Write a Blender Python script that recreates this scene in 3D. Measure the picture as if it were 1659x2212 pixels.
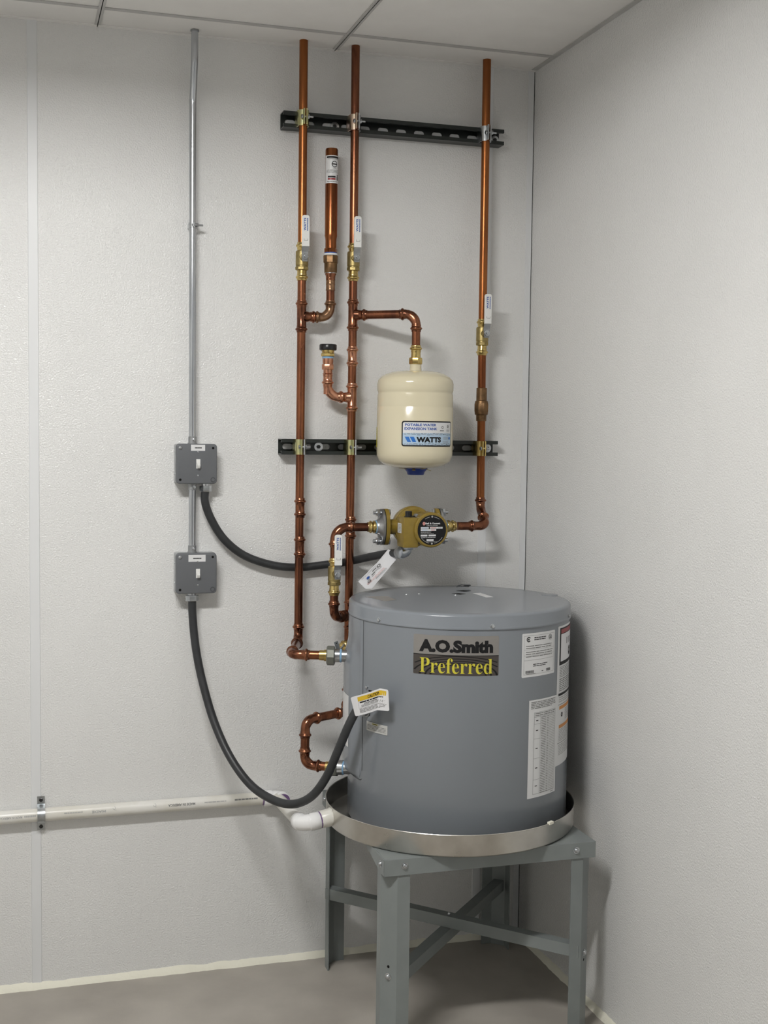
import bpy, bmesh, math, random
from mathutils import Vector, Matrix
random.seed(7)
for o in list(bpy.data.objects):
    bpy.data.objects.remove(o, do_unlink=True)
SC = bpy.context.scene
COL = SC.collection
PI = math.pi

# ------------------------------------------------------------------ camera
# world: x along the back wall (corner at x = 0), y = 0 back wall, room towards -y, z up
IMG_W, IMG_H = 1659, 2212
FPX = 2703.9
YAW, PITCH, ROLL = 0.2956, -0.0638, 0.0123
CAM = Vector((-1.4141, -3.2628, 1.4415))
_f = Vector((math.sin(YAW) * math.cos(PITCH), math.cos(YAW) * math.cos(PITCH), math.sin(PITCH)))
_r0 = Vector((math.cos(YAW), -math.sin(YAW), 0))
_u0 = _r0.cross(_f)
_r = math.cos(ROLL) * _r0 + math.sin(ROLL) * _u0
_u = math.cos(ROLL) * _u0 - math.sin(ROLL) * _r0
cd = bpy.data.cameras.new('camera')
cam = bpy.data.objects.new('camera', cd)
COL.objects.link(cam)
M = Matrix((_r, _u, -_f)).transposed().to_4x4()
M.translation = CAM
cam.matrix_world = M
cd.sensor_fit = 'VERTICAL'
cd.sensor_height = 36.0
cd.sensor_width = 27.0
cd.lens = 36.0 * FPX / IMG_H
cd.clip_start = 0.05
SC.camera = cam

# ------------------------------------------------------------------ world, exposure
wd = bpy.data.worlds.new('world')
SC.world = wd
wd.use_nodes = True
bgn = wd.node_tree.nodes['Background']
bgn.inputs[0].default_value = (1.0, 1.0, 1.0, 1)
bgn.inputs[1].default_value = 0.28
SC.view_settings.view_transform = 'Standard'
SC.view_settings.look = 'None'
SC.view_settings.gamma = 1
SC.view_settings.use_curve_mapping = False
SC.view_settings.exposure = 0.0
LAMP_STRENGTH = 160.0


# ------------------------------------------------------------------ helpers
def at(px, py, Y):
    """point of the photograph's ray (px, py) on the vertical plane y = Y"""
    d = _f + _r * ((px - IMG_W / 2) / FPX) - _u * ((py - IMG_H / 2) / FPX)
    return CAM + d * ((Y - CAM.y) / d.y)


def V(*a):
    return Vector(a)


def origin_of(p):
    o = Vector((0, 0, 0))
    while p is not None:
        o += p.location
        p = p.parent
    return o


def tag(o, label=None, cat=None, group=None, kind=None):
    if label: o['label'] = label
    if cat: o['category'] = cat
    if group: o['group'] = group
    if kind: o['kind'] = kind
    return o


def thing(name, label, cat, loc=(0, 0, 0), group=None):
    o = bpy.data.objects.new(name, None)
    COL.objects.link(o)
    o.location = loc
    o.empty_display_size = 0.02
    return tag(o, label, cat, group)


def mk(name, geo, mats, parent=None, smooth=40, label=None):
    """geo = (verts, faces[, material index per face]) in world space -> one mesh object"""
    vs, fs = geo[0], geo[1]
    mi = geo[2] if len(geo) > 2 else None
    o0 = origin_of(parent)
    me = bpy.data.meshes.new(name)
    me.from_pydata([tuple(Vector(v) - o0) for v in vs], [], fs)
    if not isinstance(mats, (list, tuple)): mats = [mats]
    for m in mats: me.materials.append(m)
    if mi:
        for p, i in zip(me.polygons, mi): p.material_index = i
    me.validate()
    if smooth:
        for p in me.polygons: p.use_smooth = True
        me.set_sharp_from_angle(angle=math.radians(smooth))
    me.update()
    o = bpy.data.objects.new(name, me)
    COL.objects.link(o)
    if parent is not None: o.parent = parent
    if label: o['label'] = label
    return o


def join(*gs):
    vs, fs, mi = [], [], []
    for g in gs:
        b = len(vs)
        vs += list(g[0])
        fs += [tuple(i + b for i in f) for f in g[1]]
        mi += list(g[2]) if len(g) > 2 else [0] * len(g[1])
    return vs, fs, mi


def setmat(g, i):
    return g[0], g[1], [i] * len(g[1])


def xf(g, mat):
    return ([mat @ Vector(v) for v in g[0]],) + tuple(g[1:])


def move(g, d):
    return xf(g, Matrix.Translation(Vector(d)))


def box(c, s, bev=0.0, seg=2):
    bm = bmesh.new()
    bmesh.ops.create_cube(bm, size=1)
    for v in bm.verts:
        v.co = Vector((v.co.x * s[0], v.co.y * s[1], v.co.z * s[2]))
    if bev:
        bmesh.ops.bevel(bm, geom=list(bm.edges), offset=bev, segments=seg, affect='EDGES', profile=0.5)
    for v in bm.verts: v.co += Vector(c)
    bm.verts.index_update()
    g = [v.co.copy() for v in bm.verts], [tuple(v.index for v in f.verts) for f in bm.faces]
    bm.free()
    return g


def box2(a, b, bev=0.0):
    a, b = Vector(a), Vector(b)
    s = b - a
    return box((a + b) / 2, (abs(s.x), abs(s.y), abs(s.z)), bev)


def frame(d):
    d = Vector(d).normalized()
    a = Vector((0, 0, 1)) if abs(d.z) < 0.9 else Vector((0, 1, 0))
    x = a.cross(d).normalized()
    return x, d.cross(x), d


def sweep(pts, rad, seg=18, cap=True):
    """tube along points with a radius per point"""
    pts = [Vector(p) for p in pts]
    n = len(pts)
    if not isinstance(rad, (list, tuple)): rad = [rad] * n
    tg = []
    for i in range(n):
        a = pts[max(0, i - 1)]
        b = pts[min(n - 1, i + 1)]
        t = b - a
        if t.length < 1e-9: t = pts[-1] - pts[0]
        tg.append(t.normalized())
    x, y, _ = frame(tg[0])
    vs, fs = [], []
    for i in range(n):
        if i:
            ax = tg[i - 1].cross(tg[i])
            if ax.length > 1e-7:
                R = Matrix.Rotation(tg[i - 1].angle(tg[i]), 3, ax.normalized())
                x, y = R @ x, R @ y
        for k in range(seg):
            a = 2 * PI * k / seg
            vs.append(pts[i] + (x * math.cos(a) + y * math.sin(a)) * rad[i])
    for i in range(n - 1):
        for k in range(seg):
            k2 = (k + 1) % seg
            fs.append((i * seg + k, i * seg + k2, (i + 1) * seg + k2, (i + 1) * seg + k))
    if cap:
        fs.append(tuple(range(seg - 1, -1, -1)))
        fs.append(tuple((n - 1) * seg + k for k in range(seg)))
    return vs, fs


def lathe(base, axis, prof, seg=24, cap=True):
    """prof: list of (distance along axis, radius)"""
    base = Vector(base)
    x, y, d = frame(axis)
    vs, fs = [], []
    for t, r in prof:
        for k in range(seg):
            a = 2 * PI * k / seg
            vs.append(base + d * t + (x * math.cos(a) + y * math.sin(a)) * max(r, 1e-5))
    n = len(prof)
    for i in range(n - 1):
        for k in range(seg):
            k2 = (k + 1) % seg
            fs.append((i * seg + k, i * seg + k2, (i + 1) * seg + k2, (i + 1) * seg + k))
    if cap:
        fs.append(tuple(range(seg - 1, -1, -1)))
        fs.append(tuple((n - 1) * seg + k for k in range(seg)))
    return vs, fs


def hexa(base, axis, length, r, seg=6, ch=0.12):
    return lathe(base, axis, [(0, r * (1 - ch)), (length * 0.12, r), (length * 0.88, r), (length, r * (1 - ch))], seg)


def fillet(pts, rad, n=10):
    """polyline with rounded corners"""
    pts = [Vector(p) for p in pts]
    out = [pts[0]]
    for i in range(1, len(pts) - 1):
        a, b, c = pts[i - 1], pts[i], pts[i + 1]
        u, w = (a - b).normalized(), (c - b).normalized()
        ang = u.angle(w)
        if abs(ang - PI) < 1e-3:
            out.append(b); continue
        t = rad / math.tan(ang / 2)
        cen = b + (u + w).normalized() * (rad / math.sin(ang / 2))
        p0, p1 = b + u * t, b + w * t
        v0, v1 = p0 - cen, p1 - cen
        tot = v0.angle(v1)
        ax = v0.cross(v1).normalized()
        for k in range(n + 1):
            out.append(cen + Matrix.Rotation(tot * k / n, 3, ax) @ v0)
    out.append(pts[-1])
    return out


def resample(pts, marks):
    """insert points at arc lengths `marks`; returns points and their arc lengths"""
    L = [0.0]
    for a, b in zip(pts, pts[1:]): L.append(L[-1] + (b - a).length)
    s = sorted(set([round(v, 6) for v in L] + [round(min(max(m, 0), L[-1]), 6) for m in marks]))
    out, i = [], 0
    for v in s:
        while i < len(L) - 2 and v > L[i + 1] + 1e-9: i += 1
        t = (v - L[i]) / max(L[i + 1] - L[i], 1e-9)
        out.append(pts[i].lerp(pts[i + 1], min(max(t, 0), 1)))
    return out, s, L[-1]


RP = 0.0111          # 3/4 in copper tube
RF = 0.0126          # press fitting body
RB = 0.0160          # raised press bead


def bead(s, c, h=None):
    """radius of a press fitting at distance s from its mouth"""
    h = h if h is not None else RF
    d = abs(s - c)
    w = 0.0042
    if d < w: return h + (RB - RF) * math.cos(d / w * PI / 2)
    return h


def fitting(pts, ends=(True, True), rad=0.026, fr=RF, seg=18):
    """press fitting along a path: raised beads near both mouths"""
    p = fillet(pts, rad) if len(pts) > 2 else [Vector(q) for q in pts]
    BC = 0.0085
    mk_ = []
    tot = sum((b - a).length for a, b in zip(p, p[1:]))
    for k in range(-4, 5):
        if ends[0]: mk_.append(BC + k * 0.0011)
        if ends[1]: mk_.append(tot - BC + k * 0.0011)
    mk_ += [0.001, tot - 0.001, 0.017, 0.0185, tot - 0.017, tot - 0.0185]
    q, s, tot = resample(p, mk_)
    rr = []
    for v in s:
        r = fr
        if ends[0] and v < 0.018: r = bead(v, BC, fr)
        if ends[1] and tot - v < 0.018: r = bead(tot - v, BC, fr)
        if (ends[0] and 0.0175 < v < 0.03) or (ends[1] and 0.0175 < tot - v < 0.03): r = fr - 0.0007
        if v < 0.0005 or tot - v < 0.0005: r = fr - 0.0004
        rr.append(r)
    return sweep(q, rr, seg)


# ------------------------------------------------------------------ materials
def nm(name):
    m = bpy.data.materials.new(name)
    m.use_nodes = True
    nt = m.node_tree
    return m, nt, nt.nodes['Principled BSDF']


def mat(name, col, metal=0.0, rough=0.5, spec=0.5, var=0.0, vscale=30.0, col2=None, bump=0.0, bscale=200.0,
        stretch=None, coat=0.0, rvar=0.0, detail=4.0):
    m, nt, b = nm(name)
    b.inputs['Base Color'].default_value = (*col, 1)
    b.inputs['Metallic'].default_value = metal
    b.inputs['Roughness'].default_value = rough
    b.inputs['Specular IOR Level'].default_value = spec
    if coat:
        b.inputs['Coat Weight'].default_value = coat
        b.inputs['Coat Roughness'].default_value = 0.12
    if var or bump or rvar or col2:
        tc = nt.nodes.new('ShaderNodeTexCoord')
        mp = nt.nodes.new('ShaderNodeMapping')
        nt.links.new(tc.outputs['Object'], mp.inputs['Vector'])
        if stretch: mp.inputs['Scale'].default_value = stretch
        if var or rvar or col2:
            n = nt.nodes.new('ShaderNodeTexNoise')
            n.inputs['Scale'].default_value = vscale
            n.inputs['Detail'].default_value = detail
            nt.links.new(mp.outputs[0], n.inputs['Vector'])
            if var or col2:
                mx = nt.nodes.new('ShaderNodeMix')
                mx.data_type = 'RGBA'
                c2 = col2 if col2 else tuple(c * (1 - var) for c in col)
                mx.inputs[6].default_value = (*c2, 1)
                mx.inputs[7].default_value = (*col, 1)
                rp = nt.nodes.new('ShaderNodeMapRange')
                rp.inputs[1].default_value = 0.36
                rp.inputs[2].default_value = 0.62
                nt.links.new(n.outputs['Fac'], rp.inputs[0])
                nt.links.new(rp.outputs[0], mx.inputs[0])
                nt.links.new(mx.outputs[2], b.inputs['Base Color'])
            if rvar:
                r2 = nt.nodes.new('ShaderNodeMapRange')
                r2.inputs[3].default_value = max(0.02, rough - rvar)
                r2.inputs[4].default_value = rough + rvar
                nt.links.new(n.outputs['Fac'], r2.inputs[0])
                nt.links.new(r2.outputs[0], b.inputs['Roughness'])
        if bump:
            n2 = nt.nodes.new('ShaderNodeTexNoise')
            n2.inputs['Scale'].default_value = bscale
            n2.inputs['Detail'].default_value = 2
            nt.links.new(tc.outputs['Object'], n2.inputs['Vector'])
            bp = nt.nodes.new('ShaderNodeBump')
            bp.inputs['Strength'].default_value = bump
            bp.inputs['Distance'].default_value = 0.002
            nt.links.new(n2.outputs['Fac'], bp.inputs['Height'])
            nt.links.new(bp.outputs[0], b.inputs['Normal'])
    return m


MT = {}
MT['frp'] = mat('white_panel', (0.80, 0.80, 0.79), 0, 0.15, 0.42, bump=1.0, bscale=250, var=0.03, vscale=3)
MT['frp_trim'] = mat('white_trim', (0.76, 0.77, 0.78), 0, 0.4)
MT['backing'] = mat('wall_backing', (0.10, 0.10, 0.10), 0, 0.9)
MT['wallpaint'] = mat('white_wall_paint', (0.78, 0.78, 0.76), 0, 0.6)
MT['tile'] = mat('ceiling_tile', (0.88, 0.87, 0.85), 0, 0.9, 0.2, bump=0.25, bscale=240, var=0.03, vscale=9)
MT['tee'] = mat('ceiling_grid', (0.56, 0.555, 0.545), 0, 0.5, 0.4, var=0.10, vscale=18)
MT['concrete'] = mat('concrete_floor', (0.45, 0.42, 0.375), 0, 0.55, 0.35, col2=(0.36, 0.333, 0.295), vscale=4.5, bump=0.12,
                     bscale=60, rvar=0.12, detail=8)
MT['foam'] = mat('cream_foam_bead', (0.86, 0.84, 0.72), 0, 0.75, bump=0.6, bscale=90)
MT['copper'] = mat('copper_aged', (0.31, 0.120, 0.060), 1, 0.27, col2=(0.145, 0.058, 0.037), vscale=26, stretch=(1, 1, 0.22), rvar=0.10)
MT['copper_bright'] = mat('copper_orange', (0.39, 0.142, 0.048), 1, 0.29, col2=(0.20, 0.068, 0.028), vscale=22, stretch=(1, 1, 0.16), rvar=0.08)
MT['copper_fit'] = mat('copper_fitting', (0.33, 0.136, 0.075), 1, 0.24, col2=(0.165, 0.068, 0.042), vscale=40, rvar=0.08)
MT['copper_new'] = mat('copper_new', (0.66, 0.33, 0.21), 1, 0.24, col2=(0.46, 0.21, 0.13), vscale=45)
MT['bronze'] = mat('brown_bronze', (0.25, 0.145, 0.07), 0.9, 0.42, col2=(0.15, 0.09, 0.045), vscale=60, bump=0.15, bscale=400)
MT['bronze_pipe'] = mat('bronze_elbow', (0.34, 0.20, 0.115), 1, 0.28, col2=(0.22, 0.12, 0.07), vscale=40)
MT['brass'] = mat('brass', (0.70, 0.54, 0.22), 1, 0.24, col2=(0.52, 0.38, 0.14), vscale=70)
MT['brass_dull'] = mat('brass_cast', (0.42, 0.33, 0.14), 0.9, 0.42, col2=(0.31, 0.24, 0.10), vscale=80, bump=0.15, bscale=500)
MT['zinc'] = mat('zinc_plated', (0.62, 0.64, 0.66), 1, 0.26, col2=(0.46, 0.48, 0.50), vscale=60)
MT['emt'] = mat('galvanised_conduit', (0.60, 0.62, 0.65), 1, 0.24, col2=(0.46, 0.48, 0.51), vscale=20, stretch=(1, 1, 0.2))
MT['zinc_dull'] = mat('zinc_dull', (0.42, 0.43, 0.44), 0.8, 0.42, col2=(0.32, 0.33, 0.34), vscale=50)
MT['chromate'] = mat('yellow_zinc', (0.62, 0.56, 0.26), 1, 0.26, col2=(0.50, 0.52, 0.30), vscale=60)
MT['pinkzinc'] = mat('copper_tone_zinc', (0.72, 0.50, 0.40), 1, 0.3, col2=(0.60, 0.52, 0.40), vscale=60)
MT['strut'] = mat('black_green_strut', (0.012, 0.016, 0.014), 0, 0.35, 0.5)
MT['pvc'] = mat('white_pvc', (0.80, 0.79, 0.75), 0, 0.32, 0.5, col2=(0.72, 0.70, 0.63), vscale=12)
MT['pvc_fit'] = mat('white_pvc_fitting', (0.86, 0.86, 0.86), 0, 0.22)
MT['purple'] = mat('purple_primer', (0.16, 0.09, 0.22), 0, 0.4)
MT['print_grey'] = mat('grey_print', (0.22, 0.22, 0.215), 0, 0.6)
MT['print_lgrey'] = mat('light_grey_print', (0.45, 0.45, 0.44), 0, 0.6)
MT['hose'] = mat('grey_liquidtight', (0.035, 0.037, 0.040), 0, 0.42, 0.45, col2=(0.026, 0.028, 0.03), vscale=40)
MT['boxgrey'] = mat('grey_box_cover', (0.135, 0.142, 0.152), 0, 0.42, 0.4)
MT['galv'] = mat('galvanised_box', (0.52, 0.54, 0.55), 0.9, 0.36, col2=(0.38, 0.40, 0.41), vscale=60)
MT['white_pl'] = mat('white_plastic', (0.82, 0.82, 0.80), 0, 0.3)
MT['label'] = mat('white_label', (0.74, 0.745, 0.75), 0, 0.4)
MT['paper'] = mat('paper_tag', (0.80, 0.80, 0.82), 0, 0.6)
MT['paper_grey'] = mat('paper_label', (0.55, 0.55, 0.53), 0, 0.5)
MT['black'] = mat('black_print', (0.008, 0.008, 0.009), 0, 0.55, 0.3)
MT['blackpl'] = mat('black_plastic', (0.012, 0.012, 0.013), 0, 0.3)
MT['dark'] = mat('dark_hole', (0.01, 0.01, 0.01), 0, 0.9, 0.1)
MT['blue'] = mat('blue_print', (0.02, 0.085, 0.36), 0, 0.4)
MT['skyblue'] = mat('sky_blue_print', (0.02, 0.16, 0.55), 0, 0.4)
MT['paleblue'] = mat('pale_blue_print', (0.46, 0.60, 0.74), 0, 0.4)
MT['bluecap'] = mat('blue_plastic_cap', (0.01, 0.035, 0.22), 0, 0.35)
MT['bluetape'] = mat('blue_sealant', (0.26, 0.45, 0.66), 0, 0.5)
MT['whitetape'] = mat('white_tape', (0.75, 0.77, 0.78), 0, 0.5)
MT['yellow'] = mat('yellow_print', (0.72, 0.48, 0.03), 0, 0.4)
MT['lemon'] = mat('lemon_print', (0.62, 0.56, 0.05), 0, 0.4)
MT['orange'] = mat('orange_print', (0.65, 0.26, 0.05), 0, 0.4)
MT['red'] = mat('red_print', (0.30, 0.03, 0.035), 0, 0.4)
MT['pink'] = mat('pink_print', (0.62, 0.28, 0.25), 0, 0.4)
MT['cream'] = mat('cream_tank_enamel', (0.72, 0.655, 0.475), 0, 0.16, 0.5, coat=0.3)
MT['heater'] = mat('grey_heater_enamel', (0.232, 0.252, 0.278), 0, 0.20, 0.5)
MT['seam'] = mat('dark_seam', (0.07, 0.075, 0.08), 0, 0.5)
MT['standgrey'] = mat('grey_powder_coat', (0.235, 0.258, 0.255), 0.0, 0.42, 0.4, var=0.08, vscale=14)
MT['pan'] = mat('aluminium_pan', (0.66, 0.64, 0.60), 0.97, 0.30, col2=(0.54, 0.52, 0.48), vscale=14, rvar=0.1, bump=0.05, bscale=60)
MT['pump'] = mat('olive_gold_paint', (0.27, 0.185, 0.032), 0, 0.36, 0.45, var=0.12, vscale=60)
MT['steel'] = mat('cast_steel', (0.42, 0.425, 0.43), 0.9, 0.36, col2=(0.33, 0.33, 0.335), vscale=60)
MT['union'] = mat('grey_green_union', (0.20, 0.205, 0.18), 0.5, 0.5)
MT['logo_grey'] = mat('logo_grey', (0.25, 0.237, 0.222), 0.0, 0.5)
MT['logo_brown'] = mat('logo_brown', (0.072, 0.062, 0.056), 0.0, 0.55, 0.3)
m_, nt_, b_ = nm('lamp_lens')
b_.inputs['Base Color'].default_value = (0.9, 0.9, 0.88, 1)
b_.inputs['Emission Color'].default_value = (1.0, 0.99, 0.972, 1)
b_.inputs['Emission Strength'].default_value = LAMP_STRENGTH
MT['lens'] = m_

# ------------------------------------------------------------------ decals: flat print mapped on a surface
_tcache = {}


def text_geo(s):
    if s in _tcache: return _tcache[s]
    key = s
    heavy = s.startswith('*') or any(ord(c) > 9999 for c in s)
    s = s.lstrip('*')
    cu = bpy.data.curves.new('t', 'FONT')
    cu.body = s
    cu.size = 1
    cu.resolution_u = 3
    if heavy: cu.offset = 0.06 if key.startswith('**') else 0.03 if not any(ord(c) > 9999 for c in s) else -0.006
    o = bpy.data.objects.new('t', cu)
    COL.objects.link(o)
    dg = bpy.context.evaluated_depsgraph_get()
    dg.update()
    me = o.evaluated_get(dg).to_mesh()
    vs = [(v.co.x, v.co.y) for v in me.vertices]
    fs = [tuple(p.vertices) for p in me.polygons]
    bpy.data.objects.remove(o, do_unlink=True)
    bpy.data.curves.remove(cu)
    if vs:
        x0, x1 = min(v[0] for v in vs), max(v[0] for v in vs)
        y0, y1 = min(v[1] for v in vs), max(v[1] for v in vs)
        vs = [((x - x0) / max(x1 - x0, 1e-6), (y - y0) / max(y1 - y0, 1e-6)) for x, y in vs]
    _tcache[key] = (vs, fs)
    return _tcache[key]


def bold_sans(s):
    return '*' + s


def bold_serif(s):
    return ''.join(chr(0x1D400 + ord(c) - 65) if 'A' <= c <= 'Z' else chr(0x1D41A + ord(c) - 97) if 'a' <= c <= 'z' else c for c in s)


class Decal:
    """collects flat shapes in label coordinates (u right, v up, metres or 0..1) and maps them with fn(u, v, h)"""

    def __init__(self, fn, mats, du, lh=0.00022):
        self.fn, self.mats, self.du, self.lh = fn, mats, du, lh
        self.vs, self.fs, self.mi = [], [], []

    def poly(self, pts, faces, m, layer):
        b = len(self.vs)
        for u, v in pts: self.vs.append(self.fn(u, v, 0.0004 + layer * self.lh))
        for f in faces:
            self.fs.append(tuple(b + i for i in f)); self.mi.append(self.mats.index(m))

    def rect(self, u0, v0, u1, v1, m, layer=1):
        n = max(1, int(math.ceil(abs(u1 - u0) / self.du)))
        pts, fs = [], []
        for i in range(n + 1):
            u = u0 + (u1 - u0) * i / n
            pts += [(u, v0), (u, v1)]
        for i in range(n): fs.append((2 * i, 2 * i + 2, 2 * i + 3, 2 * i + 1))
        self.poly(pts, fs, m, layer)

    def rrect(self, u0, v0, u1, v1, r, m, layer=1, ru=None):
        ru = ru or r
        self.rect(u0 + ru, v0, u1 - ru, v1, m, layer)
        for side in (0, 1):
            cu = u1 - ru if side else u0 + ru
            sg = 1 if side else -1
            pts = [(cu, (v0 + v1) / 2)]
            for k in range(6):
                a = -PI / 2 + PI / 2 * k / 5
                pts.append((cu + sg * ru * math.cos(a), v0 + r + r * math.sin(a)))
            for k in range(6):
                a = PI / 2 * k / 5
                pts.append((cu + sg * ru * math.cos(a), v1 - r + r * math.sin(a)))
            n = len(pts)
            self.poly(pts, [(0, i, i + 1) if side else (0, i + 1, i) for i in range(1, n - 1)], m, layer)

    def frame(self, u0, v0, u1, v1, t, m, layer=2, tu=None):
        tu = tu or t
        self.rect(u0, v0, u1, v0 + t, m, layer); self.rect(u0, v1 - t, u1, v1, m, layer)
        self.rect(u0, v0, u0 + tu, v1, m, layer); self.rect(u1 - tu, v0, u1, v1, m, layer)

    def ring(self, cu, cv, r0, r1, m, layer=2, a0=0, a1=2 * PI, n=28, sv=1.0, clip=None):
        pts, fs = [], []
        for i in range(n + 1):
            a = a0 + (a1 - a0) * i / n
            for r in (r0, r1):
                pts.append((cu + r * math.cos(a), cv + r * sv * math.sin(a)))
        for i in range(n):
            q = (2 * i, 2 * i + 1, 2 * i + 3, 2 * i + 2)
            if clip and not all(clip[0] <= pts[j][0] <= clip[2] and clip[1] <= pts[j][1] <= clip[3] for j in q): continue
            fs.append(q)
        self.poly(pts, fs, m, layer)

    def text(self, s, u0, v0, u1, v1, m, layer=3, rot=False, turned=False):
        vs, fs = text_geo(s)
        if turned: vs = [(1 - x, 1 - y) for x, y in vs]
        if rot:   # reads upwards
            pts = [(u1 - y * (u1 - u0), v0 + x * (v1 - v0)) for x, y in vs]
        else:
            pts = [(u0 + x * (u1 - u0), v0 + y * (v1 - v0)) for x, y in vs]
        self.poly(pts, fs, m, layer)

    def lines(self, u0, v0, u1, v1, n, m, layer=2, fill=0.45, seed=1, ragged=0.25, gaps=3):
        """rows of too-small print, as broken bars"""
        rn = random.Random(seed)
        h = (v1 - v0) / n
        for i in range(n):
            y = v1 - (i + 0.5) * h
            e = u1 - (u1 - u0) * rn.random() * ragged * (1 if i == n - 1 else 0.25)
            u = u0
            while u < e - 1e-6:
                w = (u1 - u0) * (0.08 + rn.random() * 0.5 / gaps)
                self.rect(u, y - h * fill / 2, min(u + w, e), y + h * fill / 2, m, layer)
                u += w + (u1 - u0) * 0.02

    def build(self, name, parent, label=None):
        return mk(name, (self.vs, self.fs, self.mi), [MT[k] for k in self.mats], parent, smooth=0, label=label)


def cyl_map(cx, cy, R, a0, z0, lean=0.0):
    a0 = math.radians(a0)

    def fn(u, v, h):
        a = a0 + (u + lean * v) / R
        return Vector((cx + (R + h) * math.cos(a), cy + (R + h) * math.sin(a), z0 + v))
    return fn


def plane_map(o, ux, vy):
    o, ux, vy = Vector(o), Vector(ux), Vector(vy)
    n = ux.cross(vy).normalized()
    return lambda u, v, h: o + ux * u + vy * v + n * h


# =================================================================== THE ROOM
H = 2.44
XL, YF = -2.75, -3.50          # left wall, front wall
TP = 0.0024                   # panel thickness


def struct(name, geo, m, parent=None, smooth=0):
    o = mk(name, geo, m, parent, smooth)
    if parent is None: o['kind'] = 'structure'
    return o


struct('floor', box2((XL - .2, -7.5, -0.1), (0.2, 0.2, 0)), MT['concrete'])
# back wall: dark backing, white sheets, divider trims
wb = struct('wall_back', box2((XL - .2, TP, 0), (0.2, 0.12, H + 0.3)), MT['backing'])
DIV = [-0.133, -1.340, -2.547]
edges = [-0.001] + DIV + [XL]
for a, b in zip(edges[1:], edges[:-1]):
    struct('wall_panel', box2((a + 0.002, 0.0, 0.004), (b - 0.002, TP, H + .02)), MT['frp'], wb)
for x in DIV:
    g = []
    w = 0.0125
    prof = [(-w, 0.0), (-w * 0.9, -0.0018), (w * 0.9, -0.0018), (w, 0.0)]
    vs = [(x + px, py, z) for z in (0.012, H) for px, py in prof]
    struct('divider_trim', (vs, [(0, 1, 5, 4), (1, 2, 6, 5), (2, 3, 7, 6), (0, 3, 2, 1), (4, 5, 6, 7)]), MT['frp_trim'], wb)
struct('corner_trim', join(box2((-0.0185, -0.0016, 0.012), (-0.0022, 0.0, H)), box2((-0.0040, -0.0030, 0.012), (-0.0022, 0, H))),
       MT['frp_trim'], wb)
# right wall
wr = struct('wall_right', box2((TP, -7.5, 0), (0.12, TP, H + 0.3)), MT['backing'])
ys = [-0.0012, -1.25, -2.47, YF]
for a, b in zip(ys, ys[1:]):
    struct('wall_panel', box2((0.0, b + 0.002, 0.004), (TP, a - 0.0008, H + .02)), MT['frp'], wr)
for y in ys[1:3]:
    struct('divider_trim', box2((-0.0018, y - 0.0125, 0.012), (0.0, y + 0.0125, H)), MT['frp_trim'], wr)
# left wall and front wall with the double doorway the picture is taken from
struct('wall_left', box2((XL - .12, -7.5, 0), (XL, 0.12, H + .3)), MT['wallpaint'])
DX0, DX1, DZ = -2.30, -0.53, 2.13
struct('wall_front', join(box2((XL, YF - .12, 0), (DX0, YF, H + .3)), box2((DX1, YF - .12, 0), (0, YF, H + .3)),
                          box2((DX0, YF - .12, DZ), (DX1, YF, H + .3))), MT['wallpaint'])
struct('trim_1', join(box2((DX0 - .05, YF, 0), (DX0, YF + .015, DZ + .05)), box2((DX1, YF, 0), (DX1 + .05, YF + .015, DZ + .05)),
                      box2((DX0 - .05, YF, DZ), (DX1 + .05, YF + .015, DZ + .05))), MT['zinc_dull'])
# ceiling: slab far above, grid of tees and tiles
TX = [-0.573 - 0.610 * k for k in range(-1, 6)]
TY = [-0.143 - 0.610 * k for k in range(0, 7)]
cl = struct('ceiling', box2((XL - .2, YF, H + .12), (0.2, 0.2, H + .2)), MT['tile'])
xs = [0.0] + [x for x in TX if XL < x < 0] + [XL]
yc = [0.0] + [y for y in TY if YF < y < 0] + [YF]
LIGHT_COL = (xs[2], xs[3])       # light bay between the tees at -1.183 and -1.793
for i in range(len(xs) - 1):
    for j in range(len(yc) - 1):
        x1, x0, y1, y0 = xs[i], xs[i + 1], yc[j], yc[j + 1]
        struct('ceiling_tile', box2((x0 + .002, y0 + .002, H + .0025), (x1 - .002, y1 - .002, H + .017), 0), MT['tile'], cl)
hw = 0.0075
for x in xs[1:-1]:
    struct('main_tee', join(box2((x - hw, YF, H), (x + hw, -0.0155, H + .0022)), box2((x - .001, YF, H), (x + .001, -0.002, H + .035))), MT['tee'], cl)
for y in yc[1:-1]:
    for i in range(len(xs) - 1):
        x1 = xs[i] - (hw + .0002 if i else 0.0155)
        x0 = xs[i + 1] + hw + .0002
        struct('cross_tee', box2((x0, y - hw, H - .0001), (x1, y + hw, H + .0022)), MT['tee'], cl)
struct('wall_angle', join(box2((XL, -0.015, H), (0, 0, H + .0022))), MT['tile'], cl)
struct('wall_angle', box2((-0.015, YF, H), (0, -0.0152, H + .0022)), MT['tee'], cl)


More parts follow.
